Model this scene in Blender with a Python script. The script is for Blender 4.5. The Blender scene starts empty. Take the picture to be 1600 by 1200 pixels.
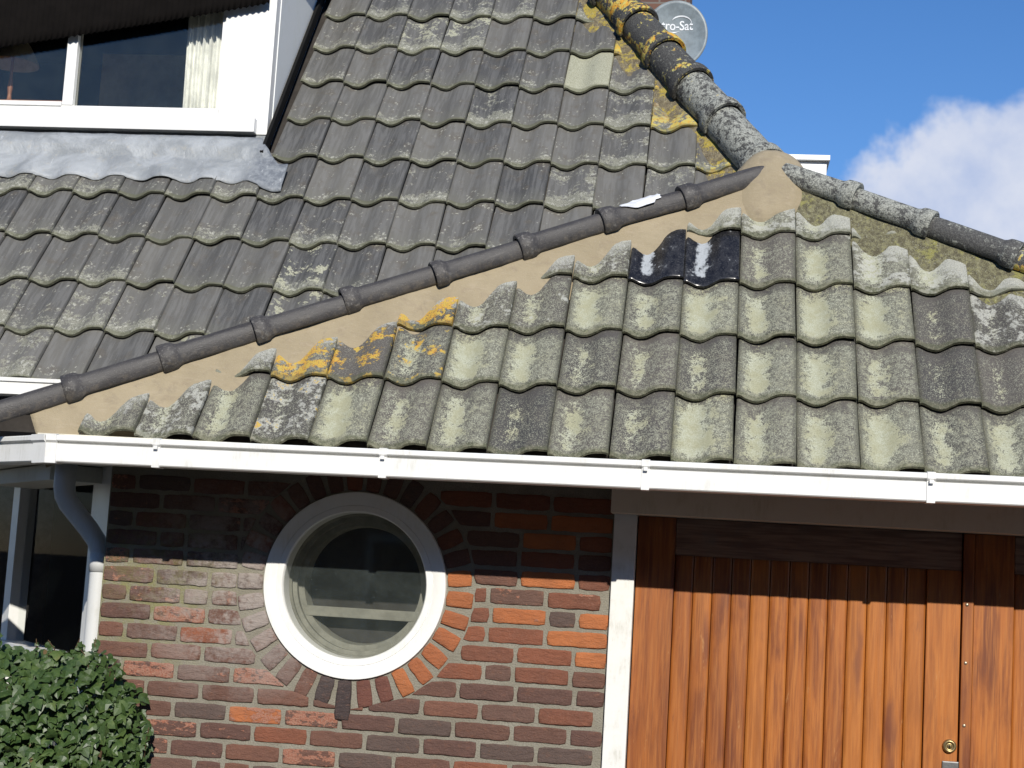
import bpy, bmesh, math, random
from mathutils import Vector, Matrix, noise as mnoise
random.seed(7)
R = math.radians
S = bpy.context.scene
COL = S.collection
H = 1.75                      # camera height above the ground

# ------------------------------------------------------------------ camera
cam_d = bpy.data.cameras.new('camera'); cam = bpy.data.objects.new('camera', cam_d); COL.objects.link(cam)
right = Vector((0.9907, 0.1225, 0.0589)); down = Vector((0.0434, 0.1259, -0.9911)); fwd = Vector((-0.1288, 0.9845, 0.1194))
cam.matrix_world = Matrix(((right.x, -down.x, -fwd.x, 0), (right.y, -down.y, -fwd.y, 0), (right.z, -down.z, -fwd.z, H), (0, 0, 0, 1)))
cam_d.lens = 2512.8 / 1600 * 36; cam_d.sensor_width = 36; cam_d.clip_end = 5000; cam_d.clip_start = 0.05
S.camera = cam

# ------------------------------------------------------------------ sun, sky, exposure
SUN_EL, SUN_AZ = R(28.7), R(13)          # azimuth: degrees to the right of straight behind the camera
to_sun = Vector((math.sin(SUN_AZ) * math.cos(SUN_EL), -math.cos(SUN_AZ) * math.cos(SUN_EL), math.sin(SUN_EL)))
sun_d = bpy.data.lights.new('sun', 'SUN'); sun_d.energy = 4.5; sun_d.angle = R(0.5); sun_d.color = (1.0, 0.95, 0.86)
sun = bpy.data.objects.new('sun', sun_d); COL.objects.link(sun)
sun.rotation_euler = to_sun.to_track_quat('Z', 'Y').to_euler(); sun.location = (2, -6, 9)
w = bpy.data.worlds.new('World'); S.world = w; w.use_nodes = True
S.view_settings.view_transform = 'Standard'; S.view_settings.look = 'None'
S.cycles.max_bounces = 6; S.cycles.diffuse_bounces = 3; S.cycles.glossy_bounces = 2; S.cycles.transmission_bounces = 3; S.cycles.transparent_max_bounces = 6
S.view_settings.exposure = 0.12; S.view_settings.gamma = 1.0
SKY_STRENGTH = 0.078


# ------------------------------------------------------------------ node helper
class G:
    def __init__(s, tree): s.t = tree; s.n = tree.nodes; s.l = tree.links
    def add(s, typ, **kw):
        n = s.n.new(typ)
        for k, v in kw.items(): setattr(n, k, v)
        return n
    def put(s, sock, v):
        if v is None: return
        if hasattr(v, 'is_output'): s.l.new(v, sock)
        else:
            try: sock.default_value = v
            except Exception:
                sock.default_value = (*v, 1.0) if len(v) == 3 else v
    def math(s, op, a, b=None, c=None, clamp=False):
        n = s.add('ShaderNodeMath', operation=op, use_clamp=clamp)
        for i, v in enumerate((a, b, c)): s.put(n.inputs[i], v)
        return n.outputs[0]
    def mul(s, a, b): return s.math('MULTIPLY', a, b)
    def addm(s, a, b): return s.math('ADD', a, b)
    def sub(s, a, b): return s.math('SUBTRACT', a, b)
    def vec(s, op, a, b=None):
        n = s.add('ShaderNodeVectorMath', operation=op); s.put(n.inputs[0], a)
        if b is not None: s.put(n.inputs[1], b)
        return n.outputs['Value'] if op in ('DISTANCE', 'LENGTH', 'DOT_PRODUCT') else n.outputs[0]
    def mix(s, f, a, b, blend='MIX'):
        n = s.add('ShaderNodeMix', data_type='RGBA', blend_type=blend); s.put(n.inputs[0], f); s.put(n.inputs[6], a); s.put(n.inputs[7], b)
        return n.outputs[2]
    def noise(s, v, scale, detail=5, rough=0.6, dist=0.0):
        n = s.add('ShaderNodeTexNoise'); s.put(n.inputs['Vector'], v); s.put(n.inputs['Scale'], scale)
        sc_ = scale if isinstance(scale, (int, float)) else 20
        n.inputs['Detail'].default_value = min(detail, max(1.0, math.log2(420 / max(sc_, 1e-3)))); n.inputs['Roughness'].default_value = rough; n.inputs['Distortion'].default_value = dist
        return n.outputs[0]
    def voro(s, v, scale, rand=1.0, feature='F1'):
        n = s.add('ShaderNodeTexVoronoi', feature=feature); s.put(n.inputs['Vector'], v); n.inputs['Scale'].default_value = scale
        n.inputs['Randomness'].default_value = rand
        return n.outputs['Distance']
    def sm(s, v, a, b, lo=0.0, hi=1.0):
        n = s.add('ShaderNodeMapRange', interpolation_type='SMOOTHSTEP'); s.put(n.inputs[0], v); s.put(n.inputs[1], a); s.put(n.inputs[2], b)
        n.inputs[3].default_value = lo; n.inputs[4].default_value = hi
        return n.outputs[0]
    def xyz(s, v):
        n = s.add('ShaderNodeSeparateXYZ'); s.put(n.inputs[0], v); return n.outputs
    def comb(s, x, y, z):
        n = s.add('ShaderNodeCombineXYZ')
        for i, v in enumerate((x, y, z)): s.put(n.inputs[i], v)
        return n.outputs[0]
    def ramp(s, f, stops):
        n = s.add('ShaderNodeValToRGB'); s.put(n.inputs[0], f); e = n.color_ramp.elements
        while len(e) < len(stops): e.new(0.5)
        for el, (p, c) in zip(e, stops): el.position = p; el.color = (*c, 1)
        return n.outputs[0]
    def objco(s): return s.add('ShaderNodeTexCoord').outputs['Object']
    def pos(s): return s.add('ShaderNodeNewGeometry').outputs['Position']
    def info(s): return s.add('ShaderNodeObjectInfo').outputs
    def bump(s, h, strength=0.4, dist=0.004, normal=None):
        n = s.add('ShaderNodeBump'); n.inputs['Strength'].default_value = strength; n.inputs['Distance'].default_value = dist; s.put(n.inputs['Height'], h)
        if normal is not None: s.put(n.inputs['Normal'], normal)
        return n.outputs[0]


def new_mat(name):
    m = bpy.data.materials.new(name); m.use_nodes = True
    g = G(m.node_tree); b = m.node_tree.nodes['Principled BSDF']
    return m, g, b


def seeded(g, v, k=37.0):
    i = g.info()
    return g.vec('ADD', v, g.comb(g.mul(i['Random'], k), g.mul(i['Random'], k * 1.7), g.mul(i['Random'], k * .6)))


def obj_params(g):
    i = g.info(); c = g.add('ShaderNodeSeparateColor'); g.put(c.inputs[0], i['Color'])
    return c.outputs[0], c.outputs[1], c.outputs[2], i['Alpha']


# ------------------------------------------------------------------ world: clear sky with cumulus
g = G(w.node_tree); bg = w.node_tree.nodes['Background']
sky = g.add('ShaderNodeTexSky', sky_type='NISHITA', sun_disc=False)
sky.sun_elevation = SUN_EL; sky.sun_rotation = math.pi - SUN_AZ; sky.altitude = 0; sky.air_density = 1.0; sky.dust_density = 0.0; sky.ozone_density = 4.0
d = g.add('ShaderNodeTexCoord').outputs['Generated']
dx = g.xyz(d)
n1 = g.noise(g.vec('MULTIPLY', d, (1, 1, 1.35)), 5.2, 9, .58, .25)
bank = g.sm(g.vec('DISTANCE', d, (0.192, .957, .168)), 0.05, 0.19, 1, 0)        # the cumulus standing behind the house
lowc = g.sm(dx[2], .05, .35, 1, .2)
far = g.sm(g.noise(g.vec('ADD', d, (3.1, 1.7, .4)), 2.1, 2, .5), .5, .75)
cov = g.addm(g.mul(bank, .52), g.mul(g.mul(far, lowc), .22))
cm = g.sm(g.addm(n1, cov), .675, .775)
inner = g.noise(g.vec('ADD', d, (.3, .8, .1)), 14, 6, .6)
ccol = g.mix(g.sm(inner, .3, .7), (5.6, 6.6, 9.2), (8.6, 9.0, 10.2))
hs = g.add('ShaderNodeHueSaturation'); hs.inputs['Saturation'].default_value = 1.2; hs.inputs['Value'].default_value = 1.28; g.l.new(sky.outputs[0], hs.inputs['Color'])
g.l.new(g.mix(g.mul(cm, .93), g.mix(1.0, hs.outputs[0], (1.06, 1.0, 1.13), 'MULTIPLY'), ccol), bg.inputs[0])
bg.inputs[1].default_value = SKY_STRENGTH

# ------------------------------------------------------------------ materials


def paint(name, col, rough=.4, dirt=.15, scale=9):
    m, g, b = new_mat(name)
    p = g.pos(); n = g.noise(p, scale, 8, .65); n2 = g.noise(g.vec('MULTIPLY', p, (6, 6, 1)), 14, 6, .7)
    dk = tuple(c * (1 - dirt * 1.6) for c in col)
    k = g.mul(g.sm(n, .42, .72), g.sm(n2, .35, .7))
    g.put(b.inputs['Base Color'], g.mix(k, col, (dk[0], dk[1] * .99, dk[2] * .93)))
    g.put(b.inputs['Roughness'], g.addm(rough, g.mul(n, .2)))
    g.put(b.inputs['Normal'], g.bump(g.noise(p, 60, 4, .6), .12, .002))
    return m


def plain(name, col, rough=.6, metal=0.0):
    m, g, b = new_mat(name)
    p = g.pos(); n = g.noise(p, 16, 6, .65)
    g.put(b.inputs['Base Color'], g.mix(g.sm(n, .3, .7), tuple(c * .8 for c in col), tuple(min(1, c * 1.15) for c in col)))
    b.inputs['Roughness'].default_value = rough; b.inputs['Metallic'].default_value = metal; b.inputs['Specular IOR Level'].default_value = .5 if rough < .8 else .1
    g.put(b.inputs['Normal'], g.bump(g.noise(p, 120, 3, .6), .15, .002))
    return m


_LA, _LB = Vector((-.254, .030)), Vector((2.381, 1.483)); _RA, _RB = Vector((2.52, 1.468)), Vector((3.439, .955))


def _frame(p0, p1):
    d_ = (p1 - p0).normalized(); n_ = Vector((d_.y, -d_.x)); c_, s_ = math.cos(.9183), math.sin(.9183)
    return (-2.257 + p0.x, 5.472 + p0.y * c_, .458 + H + p0.y * s_), (n_.x, n_.y * c_, n_.y * s_)


RIDGE_P, RIDGE_N = _frame(_LA, _LB); RIDGE_P2, RIDGE_N2 = _frame(_RA, _RB)


def tile_front():
    """weathered pantiles of the lower roof: dark concrete under pale yellow-green crust lichen"""
    m, g, b = new_mat('lichen_pantile')
    o = g.objco(); x, y, z = g.xyz(o)[:3]
    v = seeded(g, o); lich, orange, tone, white = obj_params(g)
    nl = g.noise(v, 16, 6, .62); nm = g.noise(v, 55, 7, .7); nf = g.noise(v, 230, 4, .7); ns = g.noise(g.vec('MULTIPLY', v, (3.2, 1, 1)), 60, 6, .7)
    base = g.mix(tone, (.050, .049, .049), (.105, .094, .085))
    base = g.mix(g.sm(nl, .35, .7), base, g.mix(.5, base, (.10, .092, .085)))
    base = g.mix(g.mul(g.sm(nf, .5, .75), .5), base, (.16, .16, .145))
    # grey crust, everywhere but the freshly sheltered top
    top = g.sm(g.addm(y, g.mul(g.sub(nl, .5), .20)), .215, .305, 1, 0)
    gm = g.mul(g.sm(g.addm(g.addm(g.mul(nm, .65), g.mul(nf, .45)), g.mul(lich, .40)), .60, .84), top)
    col = g.mix(g.mul(gm, .85), base, g.mix(g.sm(nm, .3, .7), (.125, .125, .098), (.255, .255, .198)))
    # pale band down the pan
    band = g.math('POWER', 2.718, g.mul(-1, g.math('POWER', g.math('DIVIDE', g.sub(x, g.addm(.072, g.mul(g.sub(nl, .5), .07))), .046), 2)))
    bend = g.mul(g.sm(y, -.005, .05), g.sm(g.addm(y, g.mul(g.sub(nl, .5), .26)), .20, .285, 1, 0))
    score = g.addm(g.addm(g.mul(g.mul(band, bend), .52), g.addm(g.mul(g.sub(nm, .5), .85), g.mul(g.sub(nf, .5), .75))), g.addm(g.mul(g.sub(lich, .5), .55), g.mul(g.sub(nl, .5), .9)))
    ym = g.mul(g.sm(score, .24, .50), g.sm(y, .0, .03))
    spots = g.mul(g.sm(g.addm(nf, g.mul(ns, .5)), .74, .92), g.mul(top, g.addm(.25, lich)))
    ym = g.math('MAXIMUM', ym, g.mul(spots, .75))
    ycol = g.mix(g.sm(nl, .35, .65), (.45, .465, .36), (.375, .37, .25))
    ycol = g.mix(g.sm(nf, .40, .62, .45, 0), ycol, (.24, .24, .15))
    col = g.mix(g.mul(ym, .93), col, ycol)
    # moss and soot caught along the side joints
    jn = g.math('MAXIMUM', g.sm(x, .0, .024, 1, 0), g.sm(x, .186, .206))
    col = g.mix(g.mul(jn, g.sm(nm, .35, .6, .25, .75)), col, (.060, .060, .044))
    # white crust on tiles cut at the ridge
    sA = g.vec('DOT_PRODUCT', g.vec('SUBTRACT', g.pos(), RIDGE_P), RIDGE_N); sR = g.vec('DOT_PRODUCT', g.vec('SUBTRACT', g.pos(), RIDGE_P2), RIDGE_N2)
    near = g.math('MINIMUM', g.math('ABSOLUTE', sA), g.addm(g.math('ABSOLUTE', sR), -.03))
    splash = g.sm(g.addm(near, g.mul(g.sub(g.addm(g.mul(nl, .4), g.mul(nm, .6)), .5), .36)), .095, .165, 1, 0)
    wm = g.math('MAXIMUM', splash, g.mul(g.sm(g.addm(g.addm(nl, g.mul(nm, .6)), g.mul(white, .42)), 1.08, 1.2), g.sm(white, .02, .1)))
    col = g.mix(g.mul(wm, g.sm(nf, .25, .6, .35, .85)), col, (.43, .435, .39))
    # orange lichen
    om = g.mul(g.sm(g.addm(g.addm(g.mul(nl, .9), g.mul(nm, .4)), g.mul(orange, .42)), .92, .99), g.sm(orange, .02, .1))
    om = g.mul(om, g.sm(g.addm(g.mul(nf, .6), g.mul(nm, .4)), .36, .52, .1, 1))
    col = g.mix(g.mul(om, .95), col, g.mix(g.sm(nm, .35, .65), (.62, .31, .03), (.50, .36, .07)))
    # damp green lip
    lip = g.sm(g.addm(y, g.mul(g.sub(nm, .5), .03)), .0, .022, 1, 0)
    col = g.mix(g.mul(lip, .55), col, g.mix(g.sm(nm, .4, .6), (.075, .085, .038), (.13, .125, .07)))
    g.put(b.inputs['Base Color'], col); g.put(b.inputs['Roughness'], g.addm(.72, g.mul(ym, .2)))
    b.inputs['Specular IOR Level'].default_value = .3
    g.put(b.inputs['Normal'], g.bump(g.addm(g.addm(g.mul(nf, .35), g.mul(nm, .4)), g.mul(ym, .25)), .55, .0035))
    return m


def tile_back():
    """grey pantiles of the main roof with streaks and small lichen rosettes near the lower edge"""
    m, g, b = new_mat('grey_pantile')
    o = g.objco(); x, y, z = g.xyz(o)[:3]
    v = seeded(g, o); lich, orange, tone, white = obj_params(g)
    nl = g.noise(v, 14, 5, .6); nm = g.noise(v, 60, 6, .68); nf = g.noise(v, 240, 4, .7)
    st = g.noise(g.vec('MULTIPLY', v, (1, .09, .3)), 70, 4, .6)
    base = g.mix(tone, (.062, .0625, .0635), (.138, .134, .122))
    base = g.mix(g.mul(g.sm(st, .42, .62), .55), base, g.mix(.5, base, (.22, .22, .215)))
    base = g.mix(g.mul(g.sm(nl, .5, .72), .6), base, (.10, .085, .066))
    base = g.mix(g.mul(g.sm(nf, .42, .72), .5), base, g.mix(.35, base, (.22, .21, .18)))
    # olive film towards the lower edge
    low = g.sm(g.addm(y, g.mul(g.sub(nl, .5), .12)), .01, .12, 1, 0)
    col = g.mix(g.mul(low, .4), base, (.140, .138, .112))
    vd = g.voro(g.vec('ADD', v, g.vec('MULTIPLY', g.comb(nm, nf, 0), (.03, .03, 0))), 48)
    sz = g.addm(g.mul(low, .13), g.addm(g.mul(lich, .16), g.addm(g.mul(g.sub(nl, .5), .8), g.mul(g.sub(nf, .5), .5))))
    sp = g.mul(g.sm(g.sub(g.addm(sz, .12), vd), .0, .16), g.sm(g.addm(nl, g.addm(g.mul(low, .12), g.mul(lich, .12))), .54, .62))
    crust = g.sm(g.addm(g.addm(g.mul(nl, .7), g.mul(nm, .5)), g.addm(g.mul(low, .16), g.mul(lich, .26))), .86, .94)
    col = g.mix(g.mul(crust, .6), col, g.mix(g.sm(nf, .4, .6), (.19, .19, .14), (.38, .38, .31)))
    col = g.mix(g.mul(sp, .7), col, (.43, .43, .37))
    wm = g.mul(g.sm(g.addm(g.addm(nl, g.mul(nm, .6)), g.mul(white, .5)), 1.04, 1.10), g.sm(white, .02, .1))
    col = g.mix(g.mul(wm, .85), col, g.mix(g.sm(nf, .35, .6), (.27, .27, .19), (.43, .43, .32)))
    om = g.mul(g.mul(g.sm(g.addm(g.addm(nl, g.mul(nm, .5)), g.mul(orange, .5)), 1.04, 1.12), g.sm(orange, .02, .1)), g.sm(y, .02, .16, 1, .25))
    col = g.mix(g.mul(om, .9), col, g.mix(g.sm(nm, .35, .65), (.62, .36, .03), (.50, .46, .13)))
    lip = g.sm(y, .0, .012, 1, 0)
    col = g.mix(g.mul(lip, .6), col, (.10, .105, .055))
    g.put(b.inputs['Base Color'], col); b.inputs['Roughness'].default_value = .66; b.inputs['Specular IOR Level'].default_value = .35
    g.put(b.inputs['Normal'], g.bump(g.addm(g.mul(nf, .4), g.addm(g.mul(nm, .35), g.mul(sp, .3))), .4, .003))
    return m


def glazed():
    m, g, b = new_mat('black_glazed_pantile')
    o = g.objco(); v = seeded(g, o); x, y, z = g.xyz(o)[:3]
    nl = g.noise(g.vec('MULTIPLY', v, (1.5, .8, 1)), 22, 6, .65); nm = g.noise(v, 90, 5, .7)
    col = g.mix(g.sm(nl, .35, .65), (.011, .011, .013), (.032, .032, .034))
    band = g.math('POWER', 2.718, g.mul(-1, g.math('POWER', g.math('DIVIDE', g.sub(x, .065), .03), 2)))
    wm = g.sm(g.addm(g.addm(nl, g.mul(nm, .35)), g.mul(g.mul(band, g.sm(y, .02, .05)), .34)), .80, 1.0)  # white reflection smear of the glaze, painted into the base colour
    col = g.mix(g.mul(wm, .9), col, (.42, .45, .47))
    col = g.mix(g.sm(g.noise(v, 150, 3, .7), .5, .75, 0, .35), col, (.12, .12, .12))
    g.put(b.inputs['Base Color'], col); g.put(b.inputs['Roughness'], g.addm(.24, g.mul(wm, .4)))
    g.put(b.inputs['Normal'], g.bump(nl, .15, .003))
    return m


def ridge_old(name, orange_bias, base_a, base_b):
    m, g, b = new_mat(name)
    o = g.objco(); v = seeded(g, o); lich, orange, tone, white = obj_params(g)
    nl = g.noise(v, 11, 6, .65); nm = g.noise(v, 48, 7, .7); nf = g.noise(v, 190, 4, .7)
    col = g.mix(g.sm(nf, .35, .7), base_a, base_b)
    gm = g.sm(g.addm(g.addm(g.mul(nl, .5), g.mul(nm, .7)), g.mul(lich, .26)), .70, .82)
    col = g.mix(g.mul(gm, .8), col, g.mix(g.sm(nf, .35, .65), (.20, .21, .19), (.46, .47, .42)))
    om = g.sm(g.addm(g.addm(nl, g.mul(nm, .5)), g.mul(orange, .30)), .93 + orange_bias, 1.0 + orange_bias)
    col = g.mix(g.mul(om, .92), col, g.mix(g.sm(nm, .4, .62), (.70, .33, .03), (.52, .46, .12)))
    g.put(b.inputs['Base Color'], col); b.inputs['Roughness'].default_value = .85; b.inputs['Specular IOR Level'].default_value = .25
    g.put(b.inputs['Normal'], g.bump(g.addm(g.mul(nf, .5), g.addm(nm, g.mul(gm, .4))), .6, .005))
    return m


def ridge_new():
    m, g, b = new_mat('dark_ridge_tile')
    v = seeded(g, g.objco()); nl = g.noise(v, 12, 5, .6); nf = g.noise(v, 260, 3, .6); st = g.noise(g.vec('MULTIPLY', v, (.12, 1, 1)), 60, 4, .6)
    col = g.mix(g.sm(nl, .3, .7), (.040, .037, .037), (.060, .056, .055))
    col = g.mix(g.mul(g.sm(st, .55, .75), .5), col, (.11, .105, .10))
    col = g.mix(g.sm(nf, .60, .74, 0, .5), col, (.17, .165, .155))
    o3 = g.xyz(g.objco()); dust = g.mul(g.sm(g.math('ABSOLUTE', o3[1]), .020, .046), g.sm(g.noise(v, 38, 5, .7), .45, .68))
    col = g.mix(g.mul(dust, .35), col, (.19, .16, .12))
    col = g.mix(g.mul(g.sm(o3[0], .0, .10, 1, 0), g.sm(g.noise(v, 70, 4, .7), .52, .72, 0, .6)), col, (.26, .25, .23))
    g.put(b.inputs['Base Color'], col); g.put(b.inputs['Roughness'], g.addm(.45, g.mul(nl, .25)))
    g.put(b.inputs['Normal'], g.bump(g.addm(nf, g.addm(nl, g.noise(v, 70, 4, .7))), .4, .003))
    return m


def mortar_new():
    m, g, b = new_mat('sand_mortar')
    p = g.pos(); nl = g.noise(p, 5, 6, .6); nm = g.noise(g.vec('MULTIPLY', p, (.6, 1, 1)), 28, 6, .65); nf = g.noise(p, 300, 3, .7)
    col = g.mix(g.sm(nl, .3, .7), (.295, .245, .160), (.35, .292, .195))
    col = g.mix(g.sm(nm, .5, .75, 0, .5), col, (.25, .20, .14))
    col = g.mix(g.sm(nf, .6, .72, 0, .4), col, (.43, .37, .28))
    blot = g.noise(p, 13, 6, .7, .5); col = g.mix(g.sm(blot, .54, .72, 0, .55), col, (.235, .195, .14))
    tr = g.noise(g.vec('MULTIPLY', p, (.35, 1.4, 1.4)), 34, 5, .65); col = g.mix(g.sm(tr, .55, .7, 0, .4), col, (.39, .325, .235))
    g.put(b.inputs['Base Color'], col); b.inputs['Roughness'].default_value = .92
    g.put(b.inputs['Normal'], g.bump(g.addm(g.mul(nf, .4), g.addm(nm, tr)), .5, .006))
    return m


def mortar_moss(name, ca, cb, cc, amt):
    m, g, b = new_mat(name)
    p = g.pos(); nl = g.noise(p, 12, 6, .65); nm = g.noise(p, 52, 7, .72); nf = g.noise(p, 220, 4, .7)
    col = g.mix(g.sm(nm, .35, .65), ca, cb)
    col = g.mix(g.sm(g.addm(nl, g.mul(nm, .5)), amt, amt + .12, 0, .9), col, cc)
    col = g.mix(g.sm(nf, .62, .72, 0, .6), col, (.42, .42, .34))
    g.put(b.inputs['Base Color'], col); b.inputs['Roughness'].default_value = .95
    g.put(b.inputs['Normal'], g.bump(g.addm(g.mul(nf, .5), nm), .8, .012))
    return m


def brick_mat():
    m, g, b = new_mat('fired_brick')
    p = g.pos(); i = g.info(); v = seeded(g, p, 11.)
    x, y, z = g.xyz(p)[:3]
    nl = g.noise(v, 9, 5, .62); nm = g.noise(g.vec('MULTIPLY', v, (1, 1, 1.8)), 34, 7, .68); nf = g.noise(v, 230, 4, .7)
    base = i['Color']
    col = g.mix(g.sm(nl, .3, .72, 0, .55), base, g.mix(.45, base, (.06, .042, .036)))
    col = g.mix(g.sm(nm, .52, .8, 0, .35), col, g.mix(.5, base, (.42, .17, .08)))
    col = g.mix(g.sm(nf, .5, .8, 0, .4), col, g.mix(.5, col, (.32, .22, .17)))
    # flaked faces: salmon pink body under the dark skin
    ch = g.mul(g.sm(g.addm(g.addm(g.mul(nl, .55), g.mul(nm, .75)), g.mul(i['Alpha'], .30)), .86, .92), g.sm(i['Alpha'], .02, .2))
    col = g.mix(g.mul(ch, .9), col, g.mix(g.sm(nf, .35, .65), (.30, .115, .072), (.35, .19, .135)))
    # lime bloom left of the window, green film by the downpipe
    e = g.vec('LENGTH', g.vec('MULTIPLY', g.vec('SUBTRACT', p, (-1.74, 5.9, H - .10)), (1.0, 0, 1.15)))
    bl = g.mul(g.sm(e, .08, .60, 1, 0), g.sm(g.addm(g.noise(p, 7, 6, .65), g.mul(g.noise(p, 60, 6, .7), .5)), .56, .86))
    col = g.mix(g.mul(bl, .9), col, (.34, .30, .275))
    e2 = g.vec('LENGTH', g.vec('MULTIPLY', g.vec('SUBTRACT', p, (-2.08, 5.9, H - .02)), (1.0, 0, 1.6)))
    gr = g.mul(g.sm(e2, .05, .42, 1, 0), g.sm(g.noise(p, 24, 6, .7), .40, .66))
    col = g.mix(g.mul(gr, .6), col, (.13, .125, .04))
    g.put(b.inputs['Base Color'], col); b.inputs['Roughness'].default_value = .85; b.inputs['Specular IOR Level'].default_value = .25
    crack = g.noise(g.vec('MULTIPLY', v, (1, 1, 2.6)), 26, 7, .7, .8)
    g.put(b.inputs['Normal'], g.bump(g.addm(g.addm(g.mul(crack, 1.2), g.mul(nf, .3)), g.mul(ch, .2)), .75, .008))
    return m


def joint_mat():
    m, g, b = new_mat('brick_joint_mortar')
    p = g.pos(); x, y, z = g.xyz(p)[:3]; nl = g.noise(p, 8, 6, .6); nf = g.noise(p, 160, 5, .7)
    col = g.mix(g.sm(nl, .3, .7), (.205, .188, .145), (.275, .258, .21))
    col = g.mix(g.sm(nf, .35, .65, 0, .6), col, (.19, .175, .14))
    e2 = g.vec('LENGTH', g.vec('MULTIPLY', g.vec('SUBTRACT', p, (-2.15, 5.9, H - .12)), (1.0, 0, 1.0)))
    gr = g.mul(g.sm(e2, .05, .5, 1, 0), g.sm(g.noise(p, 14, 6, .7), .35, .62))
    col = g.mix(g.mul(gr, .75), col, (.20, .195, .065))
    g.put(b.inputs['Base Color'], col); b.inputs['Roughness'].default_value = .95
    g.put(b.inputs['Normal'], g.bump(nf, .7, .006))
    return m


def wood_mat():
    m, g, b = new_mat('varnished_hardwood')
    o = g.pos(); v = seeded(g, o, 19.); i = g.info()
    st = g.noise(g.vec('MULTIPLY', v, (1, 1, .045)), 95, 7, .62, .4); big = g.noise(g.vec('MULTIPLY', v, (1, 1, .16)), 15, 5, .6, .6)
    fig = g.noise(g.vec('MULTIPLY', v, (1, 1, .02)), 330, 4, .6)
    col = g.mix(g.sm(big, .30, .66), (.165, .040, .007), (.40, .122, .016))
    col = g.mix(g.mul(g.sm(st, .42, .7), .6), col, (.48, .17, .028))
    col = g.mix(g.mul(g.sm(fig, .52, .72), .35), col, (.10, .026, .010))
    col = g.mix(g.sm(g.noise(g.vec('MULTIPLY', v, (1, 1, .2)), 22, 6, .7), .62, .76, 0, .55), col, (.12, .035, .016))
    col = g.mix(g.sm(i['Random'], .40, .95, 0, .8), col, g.mix(.35, col, (.13, .036, .014)))
    col = g.mix(g.sm(i['Random'], .35, .0, 0, .35), col, (.46, .16, .024))
    knot = g.noise(g.vec('MULTIPLY', v, (1, 1, .30)), 8, 3, .5); col = g.mix(g.sm(knot, .64, .74, 0, .6), col, (.13, .034, .016))
    wear = g.sm(g.noise(g.vec('MULTIPLY', v, (1, 1, .22)), 46, 6, .75), .64, .76, 0, .6)
    col = g.mix(wear, col, (.46, .23, .085))
    g.put(b.inputs['Base Color'], col); g.put(b.inputs['Roughness'], g.addm(.34, g.mul(st, .3)))
    b.inputs['Specular IOR Level'].default_value = .45; b.inputs['Coat Weight'].default_value = .35; b.inputs['Coat Roughness'].default_value = .28
    g.put(b.inputs['Normal'], g.bump(g.addm(st, g.mul(fig, .4)), .18, .003))
    return m


def lead_mat():
    m, g, b = new_mat('lead_sheet')
    p = g.pos(); nl = g.noise(p, 7, 6, .62, .6); nm = g.noise(p, 30, 6, .68); nf = g.noise(p, 160, 4, .7)
    col = g.mix(g.sm(nl, .36, .64), (.25, .268, .282), (.37, .392, .41))
    col = g.mix(g.sm(nm, .55, .75, 0, .6), col, (.36, .345, .305))
    col = g.mix(g.sm(g.addm(nl, g.mul(nf, .4)), .90, 1.0, 0, .7), col, (.11, .115, .125))
    px_ = g.xyz(p)[0]; col = g.mix(g.mul(g.sm(g.addm(px_, g.mul(g.sub(nl, .5), .25)), -2.16, -2.06), .8), col, g.mix(g.sm(nm, .35, .65), (.10, .115, .14), (.24, .26, .28)))
    ox = g.noise(g.vec('MULTIPLY', p, (2.5, 1, .5)), 22, 6, .7); col = g.mix(g.sm(ox, .60, .72, 0, .6), col, (.55, .57, .58))
    g.put(b.inputs['Base Color'], col); b.inputs['Roughness'].default_value = .62; b.inputs['Metallic'].default_value = .12
    g.put(b.inputs['Normal'], g.bump(g.addm(nl, g.mul(nm, .6)), .6, .016))
    return m


def glass_mat(name, dust, tint=(.96, .97, .96), ior=1.45):
    m, g, b = new_mat(name)
    out = m.node_tree.nodes['Material Output']
    tr = g.add('ShaderNodeBsdfTransparent'); tr.inputs[0].default_value = (*tint, 1)
    gl = g.add('ShaderNodeBsdfGlossy'); gl.inputs['Roughness'].default_value = .03
    df = g.add('ShaderNodeBsdfDiffuse')
    p = g.pos()
    g.put(df.inputs[0], (.36, .43, .41, 1))
    fr = g.add('ShaderNodeFresnel'); fr.inputs[0].default_value = ior
    a = g.add('ShaderNodeMixShader'); g.l.new(fr.outputs[0], a.inputs[0]); g.l.new(tr.outputs[0], a.inputs[1]); g.l.new(gl.outputs[0], a.inputs[2])
    c = g.add('ShaderNodeMixShader')
    dn = g.addm(dust, g.mul(g.sm(g.noise(p, 9, 6, .65), .3, .8), dust))
    dn = g.math('MAXIMUM', dn, g.mul(g.sm(g.voro(p, 42), .05, .10, 1, 0), min(1, dust * 4)))
    g.put(c.inputs[0], dn); g.l.new(a.outputs[0], c.inputs[1]); g.l.new(df.outputs[0], c.inputs[2])
    g.l.new(c.outputs[0], out.inputs[0])
    return m


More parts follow.
